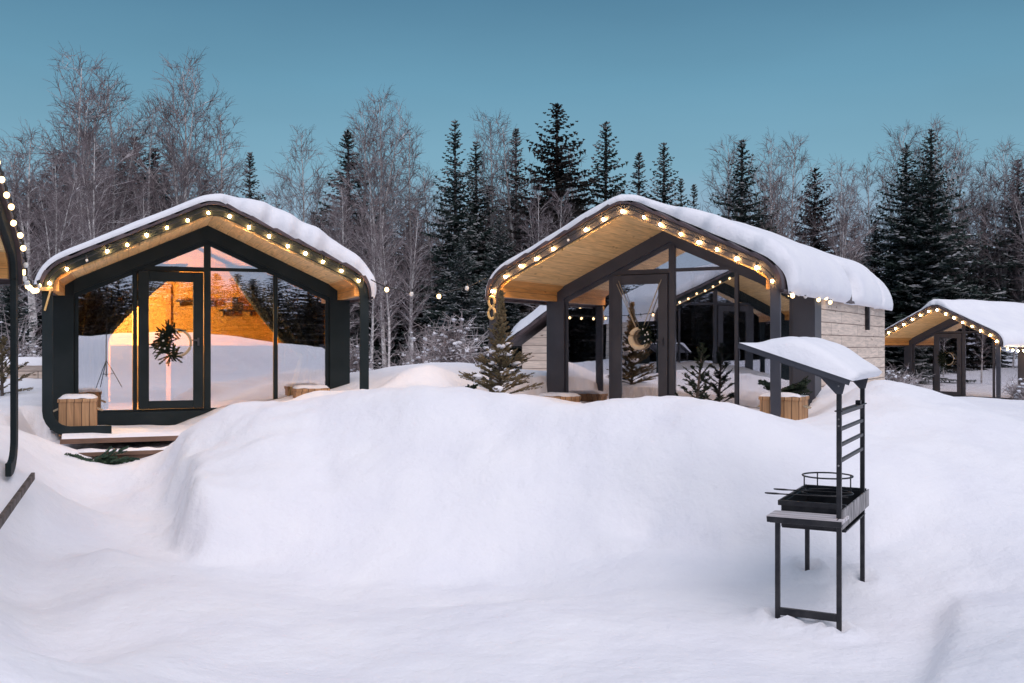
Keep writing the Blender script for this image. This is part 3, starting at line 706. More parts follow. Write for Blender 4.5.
# ------------------------------------------------------------------ porch things
def planter(key, x, y, z, w, d, h, label, boughs=0, snow=True):
    r = empty('planter_box', loc2w(CAB[key], x, y, z), -radians(CAB[key]['th']), label, 'planter')
    MB().box(-w / 2, w / 2, -d / 2, d / 2, 0, h).build('boards', M_box, r, bevel=.008)
    MB().box(-w / 2 - .012, w / 2 + .012, -d / 2 - .012, d / 2 + .012, h - .045, h + .0).build('rim', M_box, r, bevel=.006)
    for s in (-1, 1):
        MB().tube([(s * (w / 2 + .005), -.07, h * .72), (s * (w / 2 + .07), -.05, h * .66), (s * (w / 2 + .07), .05, h * .66), (s * (w / 2 + .005), .07, h * .72)], .012, 7).build('rope_handle', M_rope, r)
    if snow:
        G = []
        for i in range(13):
            row = []
            for j in range(13):
                u = i / 12; v = j / 12; e = min(1, 6 * min(u, 1 - u, v, 1 - v) / 1.6)
                row.append(((u - .5) * (w + .01), (v - .5) * (d + .01), h + .002 + .05 * sqrt(max(0, 1 - (1 - e) ** 2)) + .015 * noise.noise(Vector((u * 4, v * 4, x)))))
            G.append(row)
        MB().grid(G).build('snow_cap', M_snowroof, r, smooth=True)
    return r
planter('c7', -1.76, .33, -.235, .47, .42, .50, 'square pine planter box on the porch of the left cabin')
planter('c7', 1.50, .95, -.235, .5, .34, .56, 'pine planter box heaped with snow at the right pillar of the left cabin')
wl = MB().box(HW - .018, HW + .05, 5.36, 5.46, 1.25, 1.66).build('wall_lamp', M_black, c8, bevel=.01)
planter('c8', 2.12, .34, -.10, .52, .44, .42, 'pine planter box topped with fir boughs behind the right post of the central cabin')
planter('c8', -1.72, 1.30, -.22, .62, .3, .40, 'low pine box at the left pillar of the central cabin')
MB_ = MB().box(-1.0, 1.0, 0, .28, 0, .10).box(-1.0, 1.0, .02, .06, -.12, 0)
o = MB().box(-.86, .86, -.2, .06, 0, .05).box(-.86, .86, -.17, -.13, -.14, 0).build('porch_step', M_deck, None, bevel=.006)
o.location = loc2w(CAB['c7'], -1.13, -.62, -.42); o.rotation_euler.z = radians(20.9); tag(o, 'brown wooden step below the porch of the left cabin', 'step')
G = [[(-.86 + 1.72 * i / 40, -.19 + .25 * j / 8, .052 + .035 * sqrt(max(0, 1 - (1 - min(1, min(j, 8 - j) / 2)) ** 2)) * max(0, .5 + 1.2 * noise.noise(Vector((i * .22, j * .1, 3))))) for j in range(9)] for i in range(41)]
MB().grid(G).build('snow_cap', M_snowroof, o, smooth=True)
p0 = at(33, 476, 9.7); p1 = at(-6, 530, 6.9)
pl = MB().bar((0, 0, 0), Vector(p1) - Vector(p0), .035, .07).build('deck_edge_board', M_bark, None, bevel=.006)
pl.location = p0; tag(pl, 'weathered brown plank edging the porch of the cabin at the left edge', 'plank')

# needle sprays ------------------------------------------------------------------------------------
def spray(b, p, d, L, w, rnd, dens=44, nl=.055):
    """one bough with side needles as thin blades"""
    d = d.normalized(); side = d.cross(Vector((0, 0, 1)));
    if side.length < .1: side = Vector((1, 0, 0))
    side.normalize(); up = side.cross(d)
    n = max(3, int(L * dens))
    for i in range(n):
        t = i / n; q = p + d * (L * t) + Vector((0, 0, -.08 * L * t * t))
        for s in (-1, 1):
            a = (side * s * rnd.uniform(.5, 1) + up * rnd.uniform(-.5, .6) + d * rnd.uniform(.5, 1.1)).normalized()
            l = nl * (1 - .4 * t) * rnd.uniform(.6, 1.2); c = d * .004 + up * .004
            k = len(b.v); b.v += [tuple(q - c * w), tuple(q + c * w), tuple(q + a * l)]; b.f.append((k, k + 1, k + 2))
def small_fir(name, loc, H, R, matn, label, snowy_=True, n_br=60, seed=1, lean=0, tw=2.2, rz=0, prof=.9):
    rnd = random.Random(seed); r = empty(name, loc, rz, label, 'fir tree')
    MB().tube([(0, 0, 0), (lean * .5, 0, H * .5), (lean, 0, H)], [.03, .018, .004], 7).build('trunk', M_bark, r)
    b = MB(); st = MB(); snow = MB()
    for i in range(n_br):
        t = (i + .5) / n_br; z = H * (.03 + .95 * t); a = i * 2.4 + rnd.uniform(-.3, .3)
        l = R * (1 - t) ** prof * rnd.uniform(.7, 1.15) + .05
        el = .25 + .9 * t + rnd.uniform(-.1, .25)
        d = Vector((cos(a) * cos(el), sin(a) * cos(el), sin(el))); p = Vector((lean * t, 0, z))
        st.tube([p, p + d * l * .5, p + d * l + Vector((0, 0, -.05 * l))], [.008, .005, .002], 4)
        spray(b, p, d, l, tw, rnd)
        for k in range(int(3 + l * 9)):
            u = rnd.uniform(.25, .9); sd = d.cross(Vector((0, 0, 1))).normalized() * rnd.choice((-1, 1))
            dd = (d * .8 + sd * .6 + Vector((0, 0, rnd.uniform(-.1, .25)))).normalized(); ll = l * rnd.uniform(.25, .5) * (1.1 - u * .5)
            q = p + d * l * u
            st.tube([q, q + dd * ll], [.004, .0015], 3, cap=False); spray(b, q, dd, ll, tw, rnd)
        if snowy_ and t < .45 and rnd.random() < .6:
            q = p + d * l * rnd.uniform(.3, .8); snow.ball(q + Vector((0, 0, .02)), rnd.uniform(.03, .085), 8, 6, .55, .15)
    b.build('needles', matn, r); st.build('branches', M_bark, r)
    if snow.v: snow.build('snow_clumps', M_snowroof, r, smooth=True)
    return r
p = at(500, 398, 14.25); small_fir('fir_tree', (p.x, p.y, gz(p.x, p.y) - .05), 1.55, .62, M_fir, 'yellowing young fir tree beside the number 8 post', seed=3, n_br=105, lean=.02, prof=1.7)
p = loc2w(CAB['c8'], .56, 1.30, .0); small_fir('fir_tree', p, 1.0, .42, M_firg, 'small dark fir added to stand in for a reflection in the central cabin glass', seed=5, n_br=26, snowy_=False, lean=.1)  # fir added at the glass in place of a tree reflected there
p = at(2, 400, 16.5); small_fir('fir_tree', (p.x, p.y, gz(p.x, p.y)), .95, .55, M_fir, 'small fir bush poking from the snow at the left edge', seed=9, n_br=30)
def boughs(loc, L, n, label, seed, spread=.6, mt=None, rz=0, droop=.1, cat='greenery'):
    rnd = random.Random(seed); b = MB(); st = MB(); r = empty('fir_boughs', loc, rz, label, cat)
    for i in range(n):
        a = rnd.choice((0, pi)) + rnd.gauss(0, spread); d = Vector((cos(a), sin(a) * .6, rnd.uniform(-droop, .35))); l = L * rnd.uniform(.5, 1)
        p = Vector((rnd.uniform(-.2, .2) * L, rnd.uniform(-.15, .15) * L, rnd.uniform(0, .05)))
        st.tube([p, p + d * l], [.006, .002], 4); spray(b, p, d, l, 4, rnd, 50, .07)
        for k in range(5):
            q = p + d * l * rnd.uniform(.2, .8); dd = (d + Vector((rnd.uniform(-.7, .7), rnd.uniform(-.7, .7), .1))).normalized()
            spray(b, q, dd, l * .35, 4, rnd, 50, .06)
    b.build('needles', mt or M_firg, r); st.build('twigs', M_bark, r); return r
boughs(loc2w(CAB['c8'], 2.12, .34, .37), .42, 12, 'cut fir boughs lying on the pine planter box of the central cabin', 4, rz=-.5)
boughs(loc2w(CAB['c7'], -1.55, -.92, -.50), .5, 16, 'green fir boughs lying in snow under the porch step of the left cabin', 6, mt=M_chair, rz=.36, spread=.3, droop=.02)
p = at(458, 390, 14); boughs((p.x, p.y, gz(p.x, p.y) - .02), .35, 4, 'few bare dark twigs sticking from the snow between the cabins', 8, droop=-.2)

def wreath(key, x, z, R, label, ringmat, seed, ropes=True, half=False, y=-.05):
    c = CAB[key]; r = empty('door_wreath', loc2w(c, x, c['ov'] + y, z), -radians(c['th']), label, 'wreath')
    rnd = random.Random(seed)
    if half:  # crescent of pale wood
        b = MB(); n = 28; pts = []; rad = []
        for k in range(n + 1):
            a = radians(70 + 320 * k / n * .85); pts.append((R * cos(a), 0, R * sin(a))); rad.append(.012 + .034 * sin(pi * k / n))
        b.tube(pts, rad, 8); b.build('ring', M_num2, r, smooth=True)
    else:
        MB().tube([(R * cos(a), 0, R * sin(a)) for a in [2 * pi * k / 32 for k in range(33)]], .018, 8, cap=False).build('ring', ringmat, r, smooth=True)
    b = MB()
    for k in range(46 if half else 130):
        a = rnd.uniform(-.6, 1.6) if half else rnd.uniform(1.7, 4.6)
        p = Vector((R * cos(a), -.02, R * sin(a))); d = Vector((rnd.gauss(0, 1), rnd.uniform(-.6, .2), rnd.gauss(0, 1)))
        spray(b, p, d, .09 if half else rnd.uniform(.1, .22), 2.5, rnd, 110, .035)
    b.build('greenery', M_firg, r)
    for k in range(6):
        a = rnd.uniform(-.5, 1.6) if half else rnd.uniform(1.4, 5)
        MB().ball((R * cos(a) + rnd.uniform(-.04, .04), -.05, R * sin(a) + rnd.uniform(-.04, .04)), .015, 8, 6).build('berry', M_dead, r, smooth=True)
    if ropes:
        for s in (-1, 1):
            for e in (0, .05):
                MB().tube([(s * R * .35, -.01, R * .95), (s * (.36 - e * s * .6), 0, .90 - e)], .006, 5).build('cord', M_rope, r)
    return r
M_num2 = mat('pale_crescent', (.8, .62, .4), .5, build=noise_col((.7, .52, .32), (.85, .68, .45), 10))
wreath('c8', -.50, 1.10, .15, 'crescent wreath hung on cords on the door of the central cabin', M_num2, 4, half=True)
wreath('c7', -.44, 1.02, .2, 'ring wreath with dark greenery on the door of the left cabin', M_rope, 7, ropes=False)
wreath('c9', -.50, 1.25, .22, 'round wreath on the door of the small distant cabin', M_rope, 9, ropes=False, y=-.06)

# light stand beside the photographer, mirrored in the left cabin's glass
r = empty('light_stand', (-.95, .7, .9), 0, 'black tripod stand mirrored in the left glass pane of the left cabin', 'tripod')
MB().tube([(0, 0, .3), (0, 0, 2.0)], [.016, .012], 8).build('pole', M_black, r)
for k in range(3):
    a = k * 2.094 + .5; MB().tube([(0, 0, .75), (.42 * cos(a), .42 * sin(a), 0)], .011, 6).tube([(0, 0, .35), (.21 * cos(a), .21 * sin(a), .375)], .007, 6).build('leg', M_black, r)

# ------------------------------------------------------------------ the grill
GO = Vector((2.47, 7.55, -.01)); GT = radians(-28)
G0 = empty('charcoal_grill', GO, GT, 'black steel charcoal grill stand with a ladder rack in the snow', 'grill')
def gb(name, m, mt=M_black, bev=.003): return m.build(name, mt, G0, bevel=bev)
t = .018
for x in (0, -.46):
    for y in (0, 1.1):
        top = 1.86 if x == 0 else .74
        gb('leg' if x else 'post', MB().box(x - t, x + t, y - t, y + t, -.05, top))
gb('foot_rail', MB().box(-.444, -.016, -.02, .02, .02, .075))
# firebox: an open tray
z0, z1 = .66, .86
fb = MB(); fb.box(-.475, .015, .20, 1.16, z0, z0 + .012)
for (a, b_, c_, d_) in ((-.480, -.468, .20, 1.16), (-.468, .010, .20, .212), (-.468, .010, 1.148, 1.16)): fb.box(a, b_, c_, d_, z0 + .012, z1)
gb('firebox', fb)
gb('side_panel', MB().box(.018, .030, -.02, 1.26, z0 + .06, z1 + .005), M_galv)
gb('rim', MB().box(-.50, .02, .17, .198, z1 - .02, z1 + .02).box(-.50, -.482, .20, 1.20, z1 - .01, z1 + .02).box(-.48, .02, 1.162, 1.19, z1 - .01, z1 + .02))
gb('front_shelf', MB().box(-.52, .045, -.12, .165, .775, .80), M_tread)
gb('shelf_edge', MB().box(-.515, .04, -.128, -.121, .752, .795).box(-.50, .03, -.10, .15, .745, .772))
fl_ = MB(); G = []
for i in range(17):
    G.append([(-.46 + .46 * i / 16, .22 + .92 * j / 20, z0 + .05 + .03 * noise.noise(Vector((i * .4, j * .4, 0)))) for j in range(21)])
fl_.grid(G).build('ashes', M_black, G0)
sb = MB(); 
for k in range(5): sb.ball((-.36 + .04 * k, .33 + .03 * (k % 2), z0 + .1), .035, 8, 6, .6, .2)
sb.build('snow_clumps', M_snowroof, G0, smooth=True)
cx, cy, rr = -.215, .70, .20
ring = lambda z: [(cx + rr * cos(a), cy + rr * sin(a), z) for a in [2 * pi * k / 36 for k in range(37)]]
gr = MB().tube(ring(z1 + .03), .007, 6, cap=False).tube(ring(z1 + .17), .007, 6, cap=False)
for k in range(4):
    a = k * pi / 2 + .6; q = (cx + rr * cos(a), cy + rr * sin(a)); gr.tube([(*q, z1 + .02), (*q, z1 + .17)], .006, 6)
kr = gr.build('kettle_ring', M_black, None); kr.location = GO; kr.rotation_euler.z = GT; tag(kr, 'round wire pot ring sitting on the charcoal grill', 'pot ring')
for k, (y, z, s) in enumerate(((.34, z1 + .045, -.62), (.56, z1 + .05, -.60))):
    sk = MB().tube([(s + .1, y, z), (.0, y + .05, z)], .006, 6)
    sk.tube([(s + .1, y, z), (s + .06, y - .02, z), (s + .0, y - .012, z), (s - .02, y, z), (s, y + .012, z), (s + .06, y + .02, z), (s + .1, y, z)], .006, 6)
    o = sk.build('skewer', M_black, None); o.location = GO; o.rotation_euler.z = GT
    tag(o, ('nearer' if k == 0 else 'farther') + ' black skewer with looped handle laid across the grill', 'skewer', 'skewers on the grill')
for z in (1.59, 1.47, 1.35, 1.23): gb('rung', MB().box(-.012, .012, .016, 1.084, z - .014, z + .014))
gb('hook_bar', MB().box(-.03, .03, -.03, 1.14, 1.606, 1.616).box(-.02, .02, .86, .92, 1.616, 1.65))
# tilted canopy
RM = Matrix.Translation((0, 0, 1.87)) @ Matrix.Rotation(radians(18.5), 4, 'Y')
gb('canopy', MB().box(-.78, .10, -.10, 1.22, 0, .012, RM).box(-.78, .10, -.10, -.088, -.03, 0, RM).box(-.78, -.768, -.088, 1.22, -.02, 0, RM), M_metal, 0)
for y in (0, 1.1):
    g_ = MB(); g_.prism([(-.19, 1.925), (.05, 1.85), (.022, 1.74), (-.022, 1.74)], y - .02, y - .017).prism([(-.19, 1.925), (.05, 1.85), (.022, 1.74), (-.022, 1.74)], y + .017, y + .02)
    gb('gusset', g_, M_metal, 0)
    gb('brace', MB().bar((-.76, y, 2.10), (-.02, y, 1.80 + .04), .02, .03), M_metal, 0)
bo = MB()
for z in (1.9 - .1, 1.55, 1.50, 1.2):
    bo.tube([(0, -.017, z), (0, -.026, z)], .007, 8)
bo.build('bolts', M_galv, G0)
G = []; nx_, ny_ = 36, 44
for i in range(nx_ + 1):
    row = []
    for j in range(ny_ + 1):
        u = i / nx_; v = j / ny_; x = -.78 + .90 * u; y = -.11 + 1.34 * v
        e1 = min(1, u / .22); e2 = min(1, (1 - u) / .13); e3 = min(1, min(v, 1 - v) / .12)
        T = (.03 + .14 * sm(0, .45, u) - .08 * sm(.5, 1, u)) * sqrt(max(0, 1 - (1 - e2) ** 2)) * sqrt(max(0, 1 - (1 - e3) ** 2)) * e1 ** .7
        T += .02 * noise.noise(Vector((x * 4, y * 4, 2))) * min(e1, e2, e3)
        bulge = .05 * sm(.85, 1, u) * sin(pi * min(1, T / .1)) 
        row.append(RM @ Vector((x + bulge, y, .012 + T)))
    G.append(row)
MB().grid(G).build('snow_cap', M_snowroof, G0, smooth=True)

# ------------------------------------------------------------------ board house between the cabins, at the back; low snowy fence at the left
bh = empty('board_house', (.25, 25, .95), -.35, 'pale board house with steep snowy roof behind the central cabin', 'house')
MB().box(0, 6, 0, 6, -.2, 1.15).build('wall', M_side, bh)
MB().prism([(-.35, 1.12), (3, 3.5), (6.35, 1.12), (6.35, 1.2), (3, 3.6), (-.35, 1.2)], -.3, 6.3).build('roof', M_tile, bh)
MB().prism([(0, 1.151), (6, 1.151), (3, 3.3)], .0, .1).build('gable', M_side, bh)
G = [[(-.38 + 3.38 * i / 20, -.32 + 6.6 * j / 20, 1.2 + 2.4 * i / 20 + .38 * sqrt(max(0, 1 - (1 - min(1, i / 3, j / 2, (20 - j) / 2)) ** 2)) + .03 * noise.noise(Vector((i * .4, j * .4, 0)))) for j in range(21)] for i in range(21)]
G += [[(3 + 3.38 * i / 20, -.32 + 6.6 * j / 20, 3.6 - 2.4 * i / 20 + .38 * sqrt(max(0, 1 - (1 - min(1, (20 - i) / 3, j / 2, (20 - j) / 2)) ** 2))) for j in range(21)] for i in range(1, 21)]
MB().grid(G).build('snow_cap', M_snowroof, bh, smooth=True)
p = at(4, 382, 19); fr_ = empty('low_fence', (p.x - .6, p.y, gz(p.x, p.y)), .1, 'low board fence under snow behind the left edge cabin', 'fence')
MB().box(0, 3.2, 0, .05, .05, .3).build('boards', M_side, fr_)
for k in range(3): MB().box(.2 + 1.3 * k, .3 + 1.3 * k, -.05, -.002, -.1, .32).build('post', M_bark, fr_)
G = [[(-.05 + 3.3 * i / 30, -.13 + .32 * j / 10, .30 + .16 * sqrt(max(0, 1 - (1 - min(1, j / 4, (10 - j) / 4, i / 2, (30 - i) / 2)) ** 2)) + .02 * noise.noise(Vector((i * .3, j * .3, 7)))) for j in range(11)] for i in range(31)]
MB().grid(G).build('snow_cap', M_snowroof, fr_, smooth=True)

# ------------------------------------------------------------------ trees
def make_birch(seed, H=12., spread=1.0, lowbranch=.22, fork=0, twn=1.0):
    rnd = random.Random(seed); tr = MB(); br = MB(); tw = MB()
    ph = rnd.uniform(0, 6.28)
    def trunk_line(base, H, lean, r0):
        pts = []; n = 14
        for i in range(n + 1):
            t = i / n; pts.append(base + Vector((lean[0] * t * t + .12 * sin(t * 5 + ph), lean[1] * t * t + .12 * cos(t * 4 + ph), H * t)))
        rad = [r0 * (1 - .93 * (i / n)) for i in range(n + 1)]
        tr.tube(pts, rad, 7); return pts, rad
    stems = [trunk_line(Vector((0, 0, -.3)), H + .3, (rnd.uniform(-.4, .4), rnd.uniform(-.4, .4)), .135)]
    if fork:
        p, r = stems[0]; k = 3
        for f in range(fork):
            a = rnd.uniform(0, 6.28); stems.append(trunk_line(p[k + f].copy(), H * rnd.uniform(.6, .75), (1.3 * cos(a), 1.3 * sin(a)), .085))
    def twigs(p0, d0, L, n):
        for _ in range(n):
            t = rnd.uniform(.15, 1); q = p0 + d0 * (L * t)
            dd = (d0 * rnd.uniform(.4, 1) + Vector((rnd.gauss(0, .55), rnd.gauss(0, .55), rnd.gauss(.15, .45)))).normalized(); l = rnd.uniform(.25, .75)
            m = q + dd * l * .5 + Vector((0, 0, .02)); e = q + dd * l + Vector((rnd.gauss(0, .05), rnd.gauss(0, .05), -.10 * l))
            tw.tube([q, m, e], [.0085, .006, .003], 3, cap=False)
            if rnd.random() < .7:
                d2 = (dd + Vector((rnd.gauss(0, .6), rnd.gauss(0, .6), rnd.gauss(0, .4)))).normalized(); tw.tube([m, m + d2 * l * .45], [.005, .003], 3, cap=False)
    for pts, rad in stems:
        n = len(pts) - 1; Hs = pts[-1].z - pts[0].z; nb = int(Hs * 4.2)
        for i in range(nb):
            t = lowbranch + (1 - lowbranch) * (i + rnd.random()) / nb
            if t > .99: continue
            f = t * n; k = min(int(f), n - 1); p = pts[k].lerp(pts[k + 1], f - k); a = i * 2.399 + rnd.uniform(-.5, .5)
            env = (sin(min(1, (t - lowbranch * .6) / .55) * pi / 2)) * (1 - .78 * max(0, t - .45) / .55)
            L = spread * Hs * .21 * env * rnd.uniform(.6, 1.25)
            el = rnd.uniform(.35, .95) + .35 * t
            d = Vector((cos(a) * cos(el), sin(a) * cos(el), sin(el))); pp = [p]; cur = p; dd = d.copy(); m = 5; r0 = max(.012, rad[k] * .42)
            for j in range(m):
                dd = (dd + Vector((rnd.gauss(0, .13), rnd.gauss(0, .13), rnd.gauss(-.01, .12)))).normalized(); cur = cur + dd * (L / m); pp.append(cur)
            br.tube(pp, [r0 * (1 - .8 * j / m) for j in range(m + 1)], 4, cap=False)
            ns = int(2 + L * 3.4)
            for j in range(ns):
                u = rnd.uniform(.2, 1) * m; kk = min(int(u), m - 1); q = pp[kk].lerp(pp[kk + 1], u - kk)
                d2 = ((pp[kk + 1] - pp[kk]).normalized() + Vector((rnd.gauss(0, .55), rnd.gauss(0, .55), rnd.gauss(.12, .4)))).normalized(); l2 = L * rnd.uniform(.22, .5) * (1.15 - u / m * .5) + .15
                e = q + d2 * l2; mid = q + d2 * l2 * .5 + Vector((rnd.gauss(0, .03), rnd.gauss(0, .03), .03))
                br.tube([q, mid, e], [.012, .009, .005], 3, cap=False)
                twigs(q, d2, l2, int((2 + l2 * 7) * twn))
            twigs(pp[-2], (pp[-1] - pp[-2]).normalized(), L / m, 3)
    return tr, br, tw
def make_spruce(seed, H=12., R=2.0, gap=1.0, droop=.35, snowp=.25):
    rnd = random.Random(seed); tr = MB(); b = MB(); sn = MB()
    tr.tube([(0, 0, -.3), (.03, 0, H * .5), (0, 0, H)], [.15, .09, .01], 7)
    z = H * .06; lay = 0
    while z < H * .995:
        t = z / H; l = R * 1.5 * (1 - t) ** .88 * rnd.uniform(.75, 1.15) + .05; nb = int(5 + 5 * (1 - t)); ph = rnd.uniform(0, 6.28)
        for i in range(nb):
            if rnd.random() < .12 * gap: continue
            a = ph + 6.283 * i / nb + rnd.uniform(-.25, .25); L = l * rnd.uniform(.6, 1.12); el = -.25 + .95 * t ** 1.5 + rnd.uniform(-.12, .12)
            hx, hy = cos(a), sin(a); m = max(3, int(L * 7)); zz = z + rnd.uniform(-.08, .08)
            prev = None
            for j in range(m + 1):
                u = j / m; x = L * u; h = zz + x * sin(el) - droop * L * (u ** 1.3) * .55 + droop * L * .45 * u ** 3.5 * 1.2
                q = Vector((hx * x, hy * x, h))
                w = (.36 * L * (1 - u) ** .7 * (.35 + u) + .03 + .07 * (1 - t)) * rnd.uniform(.6, 1.2); w = min(w, .42)
                for s in (-1, 1):
                    for k2 in range(2):
                        sd = Vector((-hy * s, hx * s, 0)); fwd = Vector((hx, hy, 0))
                        e = q + sd * w * rnd.uniform(.6, 1) + fwd * w * rnd.uniform(.1, .8) + Vector((0, 0, rnd.uniform(-.30, .03) * w - .03))
                        ww = .045 * rnd.uniform(.6, 1.4); n = len(b.v)
                        dv = Vector((hx * ww, hy * ww, rnd.uniform(-.03, .03)))
                        b.v += [tuple(q - dv), tuple(q + dv), tuple(q.lerp(e, .6) + dv * 1.2), tuple(e), tuple(q.lerp(e, .6) - dv * 1.2)]; b.f.append((n, n + 1, n + 2, n + 3, n + 4))
                # hanging tassel
                n = len(b.v); dl = rnd.uniform(.08, .28) * min(1, L); o_ = Vector((rnd.uniform(-.04, .04), rnd.uniform(-.04, .04), 0)); dv = Vector((hx * .05, hy * .05, 0)) + Vector((-hy, hx, 0)) * rnd.uniform(-.05, .05)
                b.v += [tuple(q - dv), tuple(q + dv), tuple(q + o_ + Vector((0, 0, -dl)))]; b.f.append((n, n + 1, n + 2))
            if t < .6 and rnd.random() < snowp:
                u = rnd.uniform(.45, .95); x = L * u; h = zz + x * sin(el) - droop * L * (u ** 1.3) * .55 + droop * L * .54 * u ** 3.5
                for q_ in range(rnd.randint(1, 3)):
                    sn.ball((hx * (x - .1 * q_) + rnd.uniform(-.08, .08), hy * (x - .1 * q_) + rnd.uniform(-.08, .08), h + .03), rnd.uniform(.05, .14), 7, 5, .28, .4)
        z += rnd.uniform(.19, .31) * (1 - .35 * t)
    return tr, b, sn
BM = []
for i, (sp, lb, fk, tn) in enumerate(((1.0, .2, 0, .5), (1.25, .22, 1, .48), (.8, .3, 0, .5), (1.35, .12, 2, .42), (.7, .25, 1, .5), (1.1, .15, 1, .48))):
    t_, b_, w_ = make_birch(20 + i, 12, sp, lb, fk, tn)
    ms = []
    for nm, mb, mt in (('trunk', t_, M_birch), ('branches', b_, M_branch), ('crown', w_, M_twig)):
        o = mb.build(nm, mt, None, smooth=(nm == 'trunk')); ms.append((nm, o.data)); bpy.data.objects.remove(o)
    BM.append(ms)
SM = []
for i, (R, gp, dr, sp, mt) in enumerate(((2.0, .8, .35, .10, M_spruce), (1.6, 1.5, .45, .08, M_spruce), (2.7, 1.0, .3, .03, M_spruceB), (2.2, .6, .4, .42, M_spruce), (1.5, 1.0, .3, .05, M_spruce))):
    t_, b_, s_ = make_spruce(50 + i, 12, R, gp, dr, sp)
    ms = []
    for nm, mb, m_ in (('trunk', t_, M_bark), ('crown', b_, mt), ('snow_clumps', s_, M_snowroof)):
        if not mb.v: continue
        o = mb.build(nm, m_, None, smooth=(nm != 'crown')); ms.append((nm, o.data)); bpy.data.objects.remove(o)
    SM.append(ms)
def plant(meshes, name, x, y, H, label, cat, group, rnd, wid=1.):
    px = x / y * 1000; y0 = y
    if px > 345 and y < 43: y = 43 + (y - 33) * .4
    for _ in range(8):
        x = px * y / 1000; hit = False
        for c in CAB.values():
            lx, ly = cab_local(c, np.array(x), np.array(y))
            if abs(lx) < 3.6 and -4 < ly < c['L'] + 2.5: hit = True
        if not hit: break
        y += 1.5
    H *= y / y0
    if name == 'birch_tree': H *= .94
    if name == 'spruce_tree': wid *= 1.25
    z = gz(x, y); r = empty(name, (x, y, z), rnd.uniform(0, 6.28), label, cat, group); s = H / 12; r.scale = (s * wid, s * wid, s)
    for nm, me in meshes:
        o = bpy.data.objects.new(nm, me); C.objects.link(o); o.parent = r
    return r
rt = random.Random(99)
sprs = [ # px, top y, depth, variant, width, label
 (250, 152, 46, 4, .9, 'narrow dark spruce tip rising just behind the left cabin roof'),
 (348, 130, 37, 4, 1.25, 'dark dense spruce behind the right eave of the left cabin'),
 (455, 119, 35, 1, .95, 'tall gappy spruce with bare trunk showing, midway between the cabins'),
 (476, 140, 37, 1, 1.0, 'tall spruce standing directly right of the gappy midway spruce'),
 (516, 128, 42, 4, .9, 'slim brownish spruce left of the broadest brown spruce'),
 (557, 103, 36, 2, 1.0, 'broadest brown-tinged spruce towering behind the central cabin'),
 (606, 121, 37, 0, 1.0, 'open-branched green spruce over the central cabin roof peak'),
 (639, 152, 42, 4, 1.0, 'shorter green spruce right of the central cabin roof peak'),
 (664, 142, 41, 0, .9, 'pointed green spruce second to the right of the roof peak'),
 (681, 178, 46, 4, .8, 'little spruce tip against the sky, left of the smallest tip'),
 (694, 184, 48, 4, .8, 'smallest lone spruce tip against the sky over the central roof'),
 (742, 139, 38, 0, 1.05, 'dark spruce among birches above the rear part of the central roof'),
 (815, 168, 40, 2, .9, 'dark brownish spruce behind the rear end of the central roof'),
 (906, 165, 35, 3, 1.0, 'left one of the twin snow-laden spruces at the right'),
 (931, 154, 33, 3, 1.0, 'taller right one of the twin snow-laden spruces'),
 (985, 215, 40, 0, 1.0, 'dark spruce half hidden behind birches right of the twin spruces'),
 (1018, 190, 36, 0, 1.2, 'dark spruce cut by the right picture edge'),
 (500, 215, 33, 3, 1.0, 'low snowy spruce left of the number 8 post'),
 (462, 235, 30, 3, 1.0, 'shortest snowy spruce in the gap between the cabins'),
 (120, 165, 44, 2, 1.1, 'dark brown spruce hidden among tall birches behind the left cabin'),
 (30, 185, 42, 2, 1.2, 'dark brown spruce low behind the birches at the left edge'),
 (875, 235, 38, 0, 1.1, 'dark spruce just past the rear wall of the central cabin'),
 (960, 250, 37, 3, 1.0, 'snow-dusted spruce right behind the small distant cabin roof'),
 (10, 260, 26, 3, 1.0, 'dark low snowy spruce under the pine ceiling at the left edge')]
for px, ty, d, v, wd, lb in sprs:
    x = (px - 512) * d / 1000; zt = EYE + (345 - ty) * d / 1000; plant(SM[v], 'spruce_tree', x, d, zt - gz(x, d), lb, 'spruce', 'spruces in the forest edge', rt, wd)
